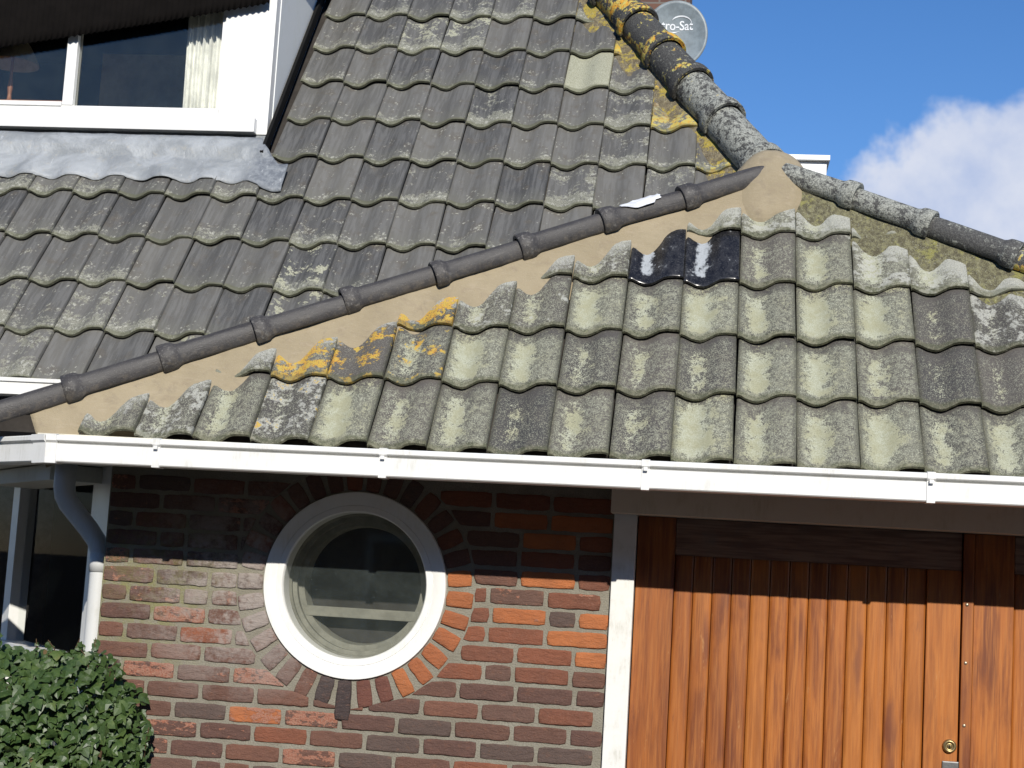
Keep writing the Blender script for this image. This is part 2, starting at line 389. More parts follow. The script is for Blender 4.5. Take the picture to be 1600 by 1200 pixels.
def leaf_mat():
    m, g, b = new_mat('ivy_leaf')
    i = g.info(); p = g.pos(); o = g.objco()
    n = g.addm(g.mul(g.noise(p, 26, 3, .6), .75), g.mul(i['Random'], .25)); n2 = g.noise(p, 120, 4, .6)
    col = g.ramp(n, [(.25, (.026, .052, .016)), (.5, (.052, .092, .026)), (.68, (.095, .140, .042)), (.85, (.20, .20, .085))])
    col = g.mix(g.mul(g.sm(n2, .5, .75), .4), col, (.13, .19, .06))
    dead = g.sm(g.noise(p, 17, 2, .5), .70, .74); col = g.mix(g.mul(dead, .85), col, (.16, .095, .04))
    g.put(b.inputs['Base Color'], col); b.inputs['Roughness'].default_value = .42; b.inputs['Specular IOR Level'].default_value = .4
    out = m.node_tree.nodes['Material Output']
    t = g.add('ShaderNodeBsdfTranslucent'); g.put(t.inputs[0], (.10, .2, .03, 1))
    mx = g.add('ShaderNodeMixShader'); mx.inputs[0].default_value = .14
    g.l.new(b.outputs[0], mx.inputs[1]); g.l.new(t.outputs[0], mx.inputs[2]); g.l.new(mx.outputs[0], out.inputs[0])
    return m


def ground_mat():
    m, g, b = new_mat('clinker_paving')
    p = g.pos(); br = g.add('ShaderNodeTexBrick'); g.put(br.inputs['Vector'], p); br.inputs['Scale'].default_value = 1.0
    br.inputs['Brick Width'].default_value = .21; br.inputs['Row Height'].default_value = .105; br.inputs['Mortar Size'].default_value = .006
    br.inputs['Color1'].default_value = (.07, .058, .05, 1); br.inputs['Color2'].default_value = (.055, .05, .045, 1); br.inputs['Mortar'].default_value = (.07, .065, .05, 1)
    g.put(b.inputs['Base Color'], g.mix(g.sm(g.noise(p, 3, 6, .6), .4, .8, 0, .5), br.outputs[0], (.10, .095, .07)))
    b.inputs['Roughness'].default_value = .9
    return m


def chimney_mat():
    m, g, b = new_mat('chimney_brick')
    p = g.pos(); br = g.add('ShaderNodeTexBrick'); q = g.xyz(p)
    g.put(br.inputs['Vector'], g.comb(g.addm(q[0], q[1]), q[2], 0)); br.inputs['Scale'].default_value = 1.0
    br.inputs['Brick Width'].default_value = .22; br.inputs['Row Height'].default_value = .066; br.inputs['Mortar Size'].default_value = .008
    br.inputs['Color1'].default_value = (.10, .05, .04, 1); br.inputs['Color2'].default_value = (.15, .075, .05, 1); br.inputs['Mortar'].default_value = (.16, .14, .12, 1)
    g.put(b.inputs['Base Color'], br.outputs[0]); b.inputs['Roughness'].default_value = .9
    return m


def rail_mat():  # rail wood greyed: shade and veiling glare put into its colour
    m, g, b = new_mat('shade_greyed_rail')
    o = g.pos(); v = seeded(g, o, 19.)
    st = g.noise(g.vec('MULTIPLY', v, (.06, 1, 1)), 90, 6, .65); big = g.noise(v, 9, 5, .65)
    col = g.mix(g.sm(st, .35, .68), (.15, .085, .06), (.27, .175, .125)); col = g.mix(g.sm(big, .5, .75, 0, .7), col, (.16, .13, .115))
    g.put(b.inputs['Base Color'], col); b.inputs['Roughness'].default_value = .7
    g.put(b.inputs['Normal'], g.bump(st, .3, .003))
    return m


M = dict(
    rail=rail_mat(),
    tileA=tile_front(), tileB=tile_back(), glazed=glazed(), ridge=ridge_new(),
    ridgeR=ridge_old('lichened_ridge_tile', .10, (.06, .06, .06), (.12, .12, .115)),
    hip=ridge_old('lichened_hip_tile', .03, (.045, .045, .045), (.10, .10, .095)),
    mortar=mortar_new(),
    mossR=mortar_moss('mossy_mortar', (.10, .09, .055), (.22, .21, .12), (.25, .24, .08), .80),
    mossH=mortar_moss('yellow_lichened_mortar', (.13, .105, .065), (.23, .195, .12), (.40, .31, .05), .74),
    brick=brick_mat(), joint=joint_mat(), wood=wood_mat(), lead=lead_mat(),
    white=paint('white_paint', (.80, .80, .78), .35, .06), pvc=paint('white_pvc', (.80, .80, .78), .32, .16, 6),
    oldwhite=paint('weathered_white_paint', (.76, .755, .72), .5, .16, 14),
    beige=paint('beige_paint', (.66, .63, .53), .6, .1), greyplastic=paint('pale_downpipe_plastic', (.62, .63, .63), .42, .08),
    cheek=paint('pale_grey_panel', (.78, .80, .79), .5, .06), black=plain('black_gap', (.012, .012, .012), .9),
    deck=plain('roof_boarding', (.045, .04, .036), .95), roof_band=plain('black_roof_and_band', (.006, .005, .0045), .95),
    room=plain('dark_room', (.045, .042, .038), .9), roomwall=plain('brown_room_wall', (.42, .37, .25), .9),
    curtain=plain('cream_curtain', (.78, .77, .72), .9), shade=plain('linen_lamp_shade', (.40, .36, .27), .9), brass=plain('worn_brass', (.38, .28, .13), .35, .8),
    copper=plain('turned_wood', (.30, .12, .05), .5), screw=plain('screw_steel', (.45, .38, .28), .4, .8), iron=plain('grey_lock_plate', (.18, .18, .18), .45, .6),
    reveal=plain('beige_reveal', (.22, .215, .18), .8), glass=glass_mat('window_glass', .012), dglass=glass_mat('dusty_window_glass', .048), nglass=glass_mat('dark_side_glass', .004, ior=1.03),
    leaf=leaf_mat(), twig=plain('ivy_stem', (.09, .06, .035), .9), ground=ground_mat(), chim=chimney_mat(),
    dish=plain('grey_dish_enamel', (.20, .235, .25), .45), print=plain('white_print', (.75, .77, .78), .6), film=plain('white_plastic_film', (.72, .74, .78), .25),
    darkroof=plain('far_roof', (.07, .068, .066), .9), plaster=plain('render_wall', (.35, .25, .2), .9),
)


# ------------------------------------------------------------------ object helpers
def link(name, me, mat, parent=None, loc=(0, 0, 0), rot=None, matrix=None):
    o = bpy.data.objects.new(name, me); COL.objects.link(o)
    if mat is not None and me is not None and not me.materials: me.materials.append(mat)
    if parent is not None: o.parent = parent
    if matrix is not None: o.matrix_local = matrix
    else:
        o.location = loc
        if rot: o.rotation_euler = rot
    return o


def from_bm(name, bm, smooth=False):
    me = bpy.data.meshes.new(name); bmesh.ops.recalc_face_normals(bm, faces=bm.faces); bm.to_mesh(me); bm.free()
    if smooth: me.polygons.foreach_set('use_smooth', [True] * len(me.polygons))
    return me


def box_bm(x0, x1, y0, y1, z0, z1, bev=0.0, bm=None):
    own = bm is None
    b2 = bmesh.new()
    vs = [b2.verts.new((x, y, z)) for x in (x0, x1) for y in (y0, y1) for z in (z0, z1)]
    for f in ((0, 1, 3, 2), (4, 6, 7, 5), (0, 4, 5, 1), (2, 3, 7, 6), (0, 2, 6, 4), (1, 5, 7, 3)): b2.faces.new([vs[k] for k in f])
    if bev: bmesh.ops.bevel(b2, geom=b2.edges[:], offset=bev, segments=2, affect='EDGES', profile=.7)
    if own: return b2
    me = bpy.data.meshes.new('tmp'); b2.to_mesh(me); b2.free(); bm.from_mesh(me); bpy.data.meshes.remove(me)
    return bm


def box(name, mat, parent, x0, x1, y0, y1, z0, z1, bev=0.0):
    return link(name, from_bm(name, box_bm(x0, x1, y0, y1, z0, z1, bev)), mat, parent)


def extrude_x(prof, x0, x1):
    """closed profile of (y, z) points swept along X"""
    bm = bmesh.new(); a = [bm.verts.new((x0, y, z)) for y, z in prof]; b = [bm.verts.new((x1, y, z)) for y, z in prof]
    n = len(prof)
    for i in range(n): bm.faces.new((a[i], a[(i + 1) % n], b[(i + 1) % n], b[i]))
    bm.faces.new(a[::-1]); bm.faces.new(b)
    return bm


def tube(pts, rad, n=14, caps=True):
    bm = bmesh.new(); rings = []
    pts = [Vector(p) for p in pts]
    for i, p in enumerate(pts):
        t = (pts[min(i + 1, len(pts) - 1)] - pts[max(i - 1, 0)]).normalized()
        a = t.cross(Vector((0, 1, 0)) if abs(t.y) < .9 else Vector((1, 0, 0))).normalized(); b = t.cross(a)
        r = rad[i] if isinstance(rad, (list, tuple)) else rad
        rings.append([bm.verts.new(p + (a * math.cos(k * 2 * math.pi / n) + b * math.sin(k * 2 * math.pi / n)) * r) for k in range(n)])
    for r0, r1 in zip(rings, rings[1:]):
        for k in range(n): bm.faces.new((r0[k], r0[(k + 1) % n], r1[(k + 1) % n], r1[k]))
    if caps: bm.faces.new(rings[0][::-1]); bm.faces.new(rings[-1])
    return bm


def lathe_y(prof, cx, cz, n=72):
    """profile of (radius, y) swept round the Y axis through (cx, cz)"""
    bm = bmesh.new(); rings = []
    for r, y in prof: rings.append([bm.verts.new((cx + r * math.cos(k * 2 * math.pi / n), y, cz + r * math.sin(k * 2 * math.pi / n))) for k in range(n)])
    for r0, r1 in zip(rings, rings[1:]):
        for k in range(n): bm.faces.new((r0[k], r0[(k + 1) % n], r1[(k + 1) % n], r1[k]))
    return bm


def top(name, label, cat, loc=(0, 0, 0), group=None):
    o = bpy.data.objects.new(name, None); COL.objects.link(o); o.location = loc; o.empty_display_size = .2
    o['label'] = label; o['category'] = cat
    if group: o['group'] = group
    return o


def tagged(o, label, cat, group=None):
    o['label'] = label; o['category'] = cat
    if group: o['group'] = group
    return o


def nz(x, y, z=0.0, s=1.0): return mnoise.noise(Vector((x * s, y * s, z * s)))


# ------------------------------------------------------------------ ground
bm = bmesh.new(); bmesh.ops.create_grid(bm, x_segments=4, y_segments=4, size=600)
gr = link('ground', from_bm('ground', bm), M['ground']); gr['kind'] = 'structure'

# ------------------------------------------------------------------ the house
house = top('brick_house', 'brick house with lichened pantile roof, white gutter and brown garage doors', 'house', (0, 5.9, 0))
HM = Matrix.Translation((0, -5.9, 0))      # children are written in world coordinates


def part(name, me, mat, loc=(0, 0, 0), rot=None):
    o = link(name, me, mat, house); o.location = Vector(loc) - Vector((0, 5.9, 0))
    if rot: o.rotation_euler = rot
    return o


def pbox(name, mat, *a, bev=0.0): return part(name, from_bm(name, box_bm(*a, bev)), mat)


def group_part(name):
    o = bpy.data.objects.new(name, None); COL.objects.link(o); o.parent = house; o.location = (0, -5.9, 0); o.empty_display_size = .1
    return o


TW, TE = .21, .2936           # tile cover width and course gauge
OA, PA_ = Vector((-2.257, 5.472, .458 + H)), .9183
OB, PB_ = Vector((-1.832, 6.121, .892 + H)), .9071

# tile profile: a wide pan on the left, a flat roll on the right that covers the next tile's edge
PROF = [(0.003, 0.01550), (0.03, 0.01860), (0.08, 0.01587), (0.14, 0.01017), (0.21, 0.00422), (0.29, 0.00062), (0.36, 0.00062), (0.43, 0.00397), (0.5, 0.01054), (0.57, 0.01860), (0.64, 0.02579), (0.71, 0.02976), (0.8, 0.03125), (0.9, 0.03063), (0.978, 0.02914), (0.9915, 0.02356)]
CREST = .03125


def prof_h(uu):
    uu = uu % 1.0
    for (a, ha), (b, hb) in zip(PROF, PROF[1:]):
        if a <= uu <= b: return ha + (hb - ha) * (uu - a) / (b - a)
    return .0165 if uu < .5 else .0205


def tile_bm(seed, length=.345):
    rnd = random.Random(seed); bm = bmesh.new()
    ys = [0, .0035, .012, .07, .15, .24, length]; th = .0105
    dy = [rnd.uniform(-.0015, .0015) for _ in PROF]
    rows = []
    for j, y in enumerate(ys):
        row = []
        for i, (uu, h) in enumerate(PROF):
            z = h - (.004 if j == 0 else .0012 if j == 1 else 0) + rnd.uniform(-.0004, .0004)
            row.append(bm.verts.new((uu * TW, y + (dy[i] if j < 2 else 0) - .015 * (1 - h / CREST) * max(0, 1 - y / .09), z)))
        rows.append(row)
    for r0, r1 in zip(rows, rows[1:]):
        for i in range(len(PROF) - 1): bm.faces.new((r0[i], r0[i + 1], r1[i + 1], r1[i]))
    under = [bm.verts.new((v.co.x, v.co.y + .001, v.co.z - th)) for v in rows[0]]
    back = [bm.verts.new((v.co.x, .06, rows[2][i].co.z - th)) for i, v in enumerate(rows[0])]
    n = len(PROF)
    for i in range(n - 1):
        bm.faces.new((under[i], under[i + 1], rows[0][i + 1], rows[0][i])); bm.faces.new((back[i], back[i + 1], under[i + 1], under[i]))
    for side in (0, n - 1):
        dn = [bm.verts.new((r[side].co.x, r[side].co.y, r[side].co.z - th)) for r in rows]
        for j in range(len(rows) - 1): bm.faces.new((rows[j][side], rows[j + 1][side], dn[j + 1], dn[j]))
    return bm


TILE_ME = []
for k in range(8):
    me = from_bm('roof_tile', tile_bm(k), True); me.set_sharp_from_angle(angle=R(50)); TILE_ME.append(me)
LIFT = .0235                  # how far a lower edge rides over the course below


def lay_tile(roof, mat, u, v, lines, rnd, stretch=1.0):
    """lay one tile with its lower left corner at (u, v); lines: (a, b, c) keep a*u+b*v <= c"""
    corners = [(u + dx * TW, v + dy_ * TE * 1.12) for dx in (0, 1) for dy_ in (0, 1)]
    cut = []
    for (a, b, c) in lines:
        val = [a * p + b * q - c for p, q in corners]
        if min(val) > -.005: return None
        if max(val) > 0: cut.append((a, b, c))
    h0 = -CREST - LIFT + .0105
    mat_l = Matrix.Translation((u + rnd.uniform(-.0015, .0015), v + rnd.gauss(0, .0035), h0 + LIFT + rnd.uniform(0, .0025))) @ \
        Matrix.Rotation(-math.atan2(LIFT, TE) + rnd.uniform(-.003, .003), 4, 'X') @ Matrix.Rotation(rnd.gauss(0, .007), 4, 'Z') @ Matrix.Rotation(rnd.gauss(0, .010), 4, 'Y') @ Matrix.Diagonal((1, stretch, 1, 1))
    if not cut: me = rnd.choice(TILE_ME)
    else:
        bm = tile_bm(rnd.randrange(99))
        bmesh.ops.subdivide_edges(bm, edges=[e for e in bm.edges if abs(e.verts[0].co.x - e.verts[1].co.x) < 1e-4 and e.calc_length() > .05], cuts=1)
        for (a, b, c) in cut:
            # plane a*(u+x)+b*(v+y)=c in tile space
            nrm = Vector((a, b, 0)); d0 = c - a * u - b * v; nl2 = a * a + b * b
            bmesh.ops.bisect_plane(bm, geom=bm.verts[:] + bm.edges[:] + bm.faces[:], plane_co=(a * d0 / nl2, b * d0 / nl2, 0), plane_no=nrm, clear_outer=True)
        if len(bm.faces) < 2: bm.free(); return None
        me = from_bm('roof_tile', bm, True); me.set_sharp_from_angle(angle=R(50))
    o = link('roof_tile', me, None, roof, matrix=mat_l)
    if not me.materials: me.materials.append(mat)
    o.material_slots[0].link = 'OBJECT'; o.material_slots[0].material = mat
    return o


def deck(name, o, pitch, poly, depth, mat):
    bm = bmesh.new()
    a = [bm.verts.new((x, y, -.062)) for x, y in poly]; b = [bm.verts.new((x, y, -.062 - depth)) for x, y in poly]
    n = len(poly); bm.faces.new(a); bm.faces.new(b[::-1])
    for i in range(n): bm.faces.new((a[i], b[i], b[(i + 1) % n], a[(i + 1) % n]))
    return part(name, from_bm(name, bm), mat, o, (pitch, 0, 0))


# --- main roof (behind)
HIPU, HIPV, HIPK = 1.945, 1.170, -.5565       # hip axis: u = HIPU + HIPK*(v-HIPV)
vt = 3.4
roofB = deck('main_roof', OB, PB_, [(-2.6, -.30), (1.2, -.30), (HIPU - .02, 1.0), (HIPU + HIPK * (vt - HIPV), vt), (-.262, vt), (-.262, 1.20), (-2.6, 1.20)], .05, M['deck'])
rnd = random.Random(21)
hip_line = (1, -HIPK, HIPU - HIPK * HIPV - .045)
hid = ((.917 + .627) / (1.968 + .739)); hid_n = (hid, -1, hid * -.739 + .627 - .0)   # hidden under the lower roof: hid*u - v <= c
for r in range(-1, 12):
    for c in range(-11, 9):
        u, v = c * TW, r * TE
        if v > 1.0 and c < -1: continue
        # wholly behind the lower roof
        if hid * (u) - (v + TE) > hid * -.739 + .627 + .02: continue
        lines = [hip_line]
        if v > 1.0: lines.append((-1, 0, .262))
        elif v > .80 and c < -1: lines.append((0, 1, 1.2))
        t = lay_tile(roofB, M['tileB'], u, v, lines, rnd)
        if not t: continue
        near_hip = max(0, 1 - (HIPU + HIPK * (v - HIPV) - u) / .75)
        lich = rnd.uniform(.1, .95) * (1 if rnd.random() < .55 else .6) + .25 * near_hip
        tone = min(1, max(0, rnd.gauss(.45, .3)))
        orange = rnd.uniform(.5, 1.0) if near_hip > .55 and r > 2 and rnd.random() < .6 else 0
        white = 0
        if (r, c) == (6, 5): white, lich = 1.0, .8
        if (r, c) in ((7, 1), (7, 2)): lich, white = 1.0, .35
        if (r, c) in ((-1, -6), (-1, -5), (0, -4)): lich, tone = .9, .9
        if (r, c) in ((1, 0), (-1, -2), (0, 0)): white = .35
        t.color = (lich, orange, tone, white)

# --- lower roof (in front)
LA, LB = Vector((-.254, .030)), Vector((2.381, 1.483))       # left ridge axis, in roof coordinates
ld = (LB - LA).normalized(); ln = Vector((ld.y, -ld.x))       # ln points down onto the lower roof
RA, RB = Vector((2.52, 1.468)), Vector((3.439, .955))        # right ridge axis
rd = (RB - RA).normalized(); rn = Vector((rd.y, -rd.x))       # points away from the roof? fixed below
if rn.dot(Vector((2.5, .5)) - RA) < 0: rn = -rn
apexA = Vector((2.45, 1.52))
UR = 4.4
kR = rd.y / rd.x
polyA = [(-.045, -.005), (UR, -.005), (UR, RA.y + kR * (UR - RA.x)), (RA.x, RA.y), (LB.x, LB.y), (LA.x + .10, LA.y + .02)]
roofA = deck('lower_roof', OA, PA_, polyA, .045, M['deck'])
left_line = (-ln.x, -ln.y, -(ln.dot(LA)) - .085)
right_line = (-rn.x, -rn.y, -(rn.dot(RA)) - .06)
rnd = random.Random(5)
for r in range(0, 6):
    for c in range(-1, 20):
        u, v = c * TW, r * TE
        if c == -1: u += .0
        st = 1.0
        if r == 0: v -= .028; st = 1.1
        if 0 < ln.dot(Vector((u + .88 * TW, v + .015)) - LA) < .150: continue
        if -.1 < rn.dot(Vector((u + .3 * TW, v + .02)) - RA) < .085: continue
        glz = (r, c) in ((3, 9), (3, 10))
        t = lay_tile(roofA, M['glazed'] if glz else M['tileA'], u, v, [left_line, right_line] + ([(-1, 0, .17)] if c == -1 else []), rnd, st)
        if not t: continue
        dl = ln.dot(Vector((u + .1, v + .15)) - LA)
        lich = min(1, max(0, rnd.gauss(.62, .26))); tone = min(1, max(0, rnd.gauss(.5, .3))); orange = white = 0
        if dl < .28: white, lich = rnd.uniform(.3, .75), min(lich, .4)
        if (r, c) == (2, 5): orange, white, lich = .85, 0, .2
        if (r, c) in ((1, 3), ): orange, white = .72, .1
        if (r, c) in ((1, 4), ): orange, white = .62, .2
        if (r, c) in ((1, 5), (0, 3)): orange, white = .45, .15
        if (r, c) in ((0, 1), (0, 3)): white = .75
        if rn.dot(Vector((u + .1, v + .15)) - RA) < .30: white, lich = .75, .7
        if (r, c) in ((1, 14), (2, 14), (2, 15), (1, 15)): lich = .15
        t.color = (lich, orange, tone, white)


# --- mortar fillets along the ridges
def fillet(name, roof, mat, A, D, N, length, s0, h0, slope, width, seed, wob=.003, nu=None, back=.05, hfun=None):
    bm = bmesh.new(); nu = nu or int(length / .018); ns = 16; grid = []
    for i in range(nu + 1):
        a = length * i / nu; row = []
        for j in range(ns + 1):
            s = -back + (width + back) * j / ns
            p = A + D * a + N * s
            h = h0 - slope * max(0, s - s0) + wob * (nz(p.x * 9 + seed, p.y * 9, seed) + .6 * nz(p.x * 31 + seed, p.y * 31, seed))
            if s < 0: h = h0 - .25 * (-s)
            if hfun: h += hfun(a, s)
            row.append(bm.verts.new((p.x, p.y, h)))
        grid.append(row)
    for r0, r1 in zip(grid, grid[1:]):
        for j in range(ns): bm.faces.new((r0[j], r0[j + 1], r1[j + 1], r1[j]))
    # skirt on the far side, closing the step down to the roof behind
    sk = [bm.verts.new((r[0].co.x, r[0].co.y, -.27)) for r in grid]
    for i in range(nu): bm.faces.new((grid[i][0], grid[i + 1][0], sk[i + 1], sk[i]))
    e = [bm.verts.new((v.co.x, v.co.y, -.06)) for v in grid[0]]
    for j in range(ns): bm.faces.new((grid[0][j], grid[0][j + 1], e[j + 1], e[j]))
    o = link(name, from_bm(name, bm, True), mat, roof); return o


LL = (LB - LA).length
fillet('mortar_fillet', roofA, M['mortar'], LA + ld * .05, ld, ln, LL - .02, .02, .030, .40, .25, 3.0, .0045, hfun=lambda a, s_: .030 * max(0, min(1, (a - (LL - .36)) / .30)) ** 1.5 * max(0, 1 - abs(s_) / .24))
RL = 2.2
fillet('mossy_fillet', roofA, M['mossR'], RA - rd * .02, rd, rn, RL, .02, .026, .35, .24, 9.0, .007)
hd = Vector((HIPK, 1)).normalized(); hn = Vector((-hd.y, hd.x))
HA = Vector((HIPU, HIPV)) - hd * .05
fillet('lichened_fillet', roofB, M['mossH'], HA, hd, hn, 2.3, .02, .026, .36, .24, 14.0, .009)

# apex mound of fresh mortar where the three ridges meet
bm = bmesh.new(); bmesh.ops.create_icosphere(bm, subdivisions=5, radius=1)
for v in bm.verts:
    p = v.co.copy(); k = .5 + .5 * p.y
    f = 1 + .06 * nz(p.x * 1.4 + 4, p.y * 1.4, p.z * 1.4) + .018 * nz(p.x * 6, p.y * 6, p.z * 6)
    # high and round where it caps the hip, running out thin into the fillet below
    v.co = Vector((2.430 + p.x * (.185 - .035 * k) * f - .03 * (1 - k), 1.462 + p.y * .212 * f, -.045 + p.z * (.080 + .075 * k) * f))
link('mortar_mound', from_bm('mortar_mound', bm, True), M['mortar'], roofA)


# --- ridge tiles
def ridge_bm(length, r, collar, cl, seed, flat=0.0):
    rnd = random.Random(seed); bm = bmesh.new(); n = 18; a0 = R(-104); a1 = R(104)
    prof = [(-.004, collar - .004), (0, collar), (cl * .55, collar), (cl * .8, collar - .002), (cl, r + .004), (cl + .012, r)]
    k = cl + .012
    while k < length - .08: k += .06; prof.append((k, r))
    prof += [(length, r * .97)]
    rings = []
    for (x, rr) in prof:
        ring = []
        for i in range(n + 1):
            a = a0 + (a1 - a0) * i / n
            q = rr * (1 + .012 * nz(x * 22 + seed * 3, math.sin(a) * 3, seed))
            pw = 1.0 if not flat else (1.28 if x > cl * .9 else 1.08)
            sy, cz_ = math.sin(a), math.cos(a)
            ring.append(bm.verts.new((x, -math.copysign(abs(sy) ** pw, sy) * q, math.copysign(abs(cz_) ** pw, cz_) * q * (1.0 if not flat else .92))))
        rings.append(ring)
    inner = [bm.verts.new((prof[0][0] + .001, v.co.y * (1 - .014 / collar), v.co.z * (1 - .014 / collar))) for v in rings[0]]
    inner2 = [bm.verts.new((.06, v.co.y, v.co.z)) for v in inner]
    for r0, r1 in [(inner2, inner), (inner, rings[0])] + list(zip(rings, rings[1:])):
        for i in range(n): bm.faces.new((r0[i], r0[i + 1], r1[i + 1], r1[i]))
    return bm


def ridge_tile(name, roof, mat, p0, p1, h0, h1, r, collar, cl, seed, par=(0, 0, 0, 0), over=.035, flat=0):
    """p0: lower end with the collar, p1: upper end, both in roof coordinates"""
    a = Vector((p0.x, p0.y, h0)); b = Vector((p1.x, p1.y, h1)); d = b - a; L = d.length; x = d.normalized()
    rr = random.Random(seed); roll = rr.uniform(-.07, .07)
    y = Vector((0, 0, 1)).cross(x).normalized(); z = x.cross(y)
    y2 = y * math.cos(roll) + z * math.sin(roll); z2 = x.cross(y2)
    m = Matrix(((x.x, y2.x, z2.x, a.x), (x.y, y2.y, z2.y, a.y), (x.z, y2.z, z2.z, a.z), (0, 0, 0, 1)))
    me = from_bm(name, ridge_bm(L + over, r, collar, cl, seed, flat), True); me.set_sharp_from_angle(angle=R(45))
    o = link(name, me, mat, roof, matrix=m); o.color = par
    return o


rr = random.Random(2)
cu = [-.40, -.087, .224, .535, .842, 1.156, 1.465, 1.768, 2.07, 2.40]
for i, (a, b) in enumerate(zip(cu, cu[1:])):
    P = lambda u: LA + ld * ((u - LA.x) / ld.x) + ln * rr.uniform(-.006, .006)
    ridge_tile('ridge_tile', roofA, M['ridge'], P(a), P(b), .036 + rr.uniform(-.003, .005), .031 + rr.uniform(-.003, .003), .047, .060, .058 + rr.uniform(-.008, .008), 40 + i, over=.03 if i < 8 else 0, flat=1)
pu = [2.50, 2.748, 3.028, 3.332, 3.66, 3.99, 4.3]
for i, (a, b) in enumerate(zip(pu, pu[1:])):
    P = lambda u: RA + rd * ((u - RA.x) / rd.x) + rn * rr.uniform(-.004, .004)
    orr = (0, .1, .05, .95, .3, .4)[i]
    ridge_tile('ridge_tile', roofA, M['ridgeR'], P(b), P(a), .040, .032, .047, .061, .06, 60 + i, ((.8, .7, .3, .6, .5, .5)[i], orr, .5, 0))
hv = [1.11, 1.44, 1.705, 1.949, 2.202, 2.48, 2.76, 3.05, 3.3]
for i, (a, b) in enumerate(zip(hv, hv[1:])):
    P = lambda v: Vector((HIPU + HIPK * (v - HIPV) + rr.uniform(-.004, .004), v))
    ridge_tile('hip_tile', roofB, M['hip'], P(a), P(b), .042, .032, .088, .106, .06, 80 + i, ((.8, .7, .3, .2, .3, .4, .4, .4)[i], (0, .15, .5, .62, .7, .5, .4, .4)[i], .5, 0), over=.03)

# ------------------------------------------------------------------ front wall
XL, XR = -2.29, -.365
WY = 5.9
WX, WZ, WR = -1.315, H - .062, .345     # round window
ZT = .399 + H
bm = bmesh.new(); N = 96
inner = []; outer = []
for k in range(N):
    a = 2 * math.pi * k / N; c, s = math.cos(a), math.sin(a)
    inner.append(bm.verts.new((WX + .335 * c, WY, WZ + .335 * s)))
    t = min(((XR - WX) / c if c > 1e-6 else 1e9), ((XL - WX) / c if c < -1e-6 else 1e9), ((ZT - WZ) / s if s > 1e-6 else 1e9), ((-.9 - 0) / s if s < -1e-6 else 1e9))
    outer.append(bm.verts.new((WX + t * c, WY, WZ + t * s)))
for k in range(N): bm.faces.new((inner[k], inner[(k + 1) % N], outer[(k + 1) % N], outer[k]))
for z0, z1, xa, xb in ((0, WZ - .9, XL, XR),):
    bm.faces.new([bm.verts.new(p) for p in ((xa, WY, z0), (xb, WY, z0), (xb, WY, z1), (xa, WY, z1))])
for (px, sx) in ((XL, 1), (XR, -1)):        # fill the corners the fan leaves
    for (zz) in (ZT, WZ - .9):
        pass
for (x0, x1) in ((XL, XR),):
    pass
wall = part('front_wall', from_bm('front_wall', bm), M['joint'])
link('wall_core', from_bm('wall_core', box_bm(XL + .002, XR, WY + .21, WY + .22, 0, ZT)), M['room'], wall)
# corner pieces behind the fan (the fan cuts straight between samples next to the corners)
link('wall_backing', from_bm('wall_backing', box_bm(XL, WX - .46, WY + .004, WY + .2, 0, ZT)), M['joint'], wall)
link('wall_backing', from_bm('wall_backing', box_bm(WX + .46, XR, WY + .004, WY + .2, 0, ZT)), M['joint'], wall)
link('wall_backing', from_bm('wall_backing', box_bm(WX - .46, WX + .46, WY + .004, WY + .2, 0, WZ - .46)), M['joint'], wall)


def clip(poly, a, b, c):
    out = []
    for i in range(len(poly)):
        p, q = poly[i], poly[(i + 1) % len(poly)]
        dp, dq = a * p[0] + b * p[1] - c, a * q[0] + b * q[1] - c
        if dp <= 0: out.append(p)
        if dp * dq < 0:
            t = dp / (dp - dq); out.append((p[0] + (q[0] - p[0]) * t, p[1] + (q[1] - p[1]) * t))
    return out


def area(poly): return .5 * sum(p[0] * q[1] - q[0] * p[1] for p, q in zip(poly, poly[1:] + poly[:1]))


def brick_bm(poly, rnd, rough=1.0, proud=.006, bm=None):
    """a hand-made brick: jittered outline, rounded arrises, slightly uneven face; poly in (x, z), CCW"""
    own = bm is None
    if own: bm = bmesh.new()
    pts = []
    for p, q in zip(poly, poly[1:] + poly[:1]):
        L = math.hypot(q[0] - p[0], q[1] - p[1]); n = max(1, int(L / .024))
        for k in range(n):
            t = k / n; pts.append(Vector((p[0] + (q[0] - p[0]) * t, p[1] + (q[1] - p[1]) * t)))
    c = sum(pts, Vector((0, 0))) / len(pts)
    n = len(pts); sm = [(pts[i - 1] * .11 + pts[i] * .78 + pts[(i + 1) % n] * .11) for i in range(n)]
    sm = [p + Vector((rnd.uniform(-1, 1), rnd.uniform(-1, 1))) * .0017 * rough for p in sm]
    rings = []
    tilt = (rnd.uniform(-.012, .012), rnd.uniform(-.02, .02)); pr = proud + rnd.uniform(-.002, .002)
    for (ins, y) in ((0, .03), (0, .45), (.0022, .85), (.0055, 1.0), (.016, 1.0)):
        ring = []
        for i, p in enumerate(sm):
            e = (c - p); l = e.length; q = p + e * min(.6, ins * 1.25 / max(l, .01))
            d_ = q - c; yy = WY - pr * y - (d_.x * tilt[0] + d_.y * tilt[1]) * (y > .4)
            if y == .03: yy = WY + .02
            ring.append(bm.verts.new((q.x, yy + (rnd.uniform(-.0007, .0007) if ins > .001 else 0), q.y)))
        rings.append(ring)
    for r0, r1 in zip(rings, rings[1:]):
        for i in range(n): bm.faces.new((r0[i], r0[(i + 1) % n], r1[(i + 1) % n], r1[i]))
    bm.faces.new(rings[-1])
    return bm


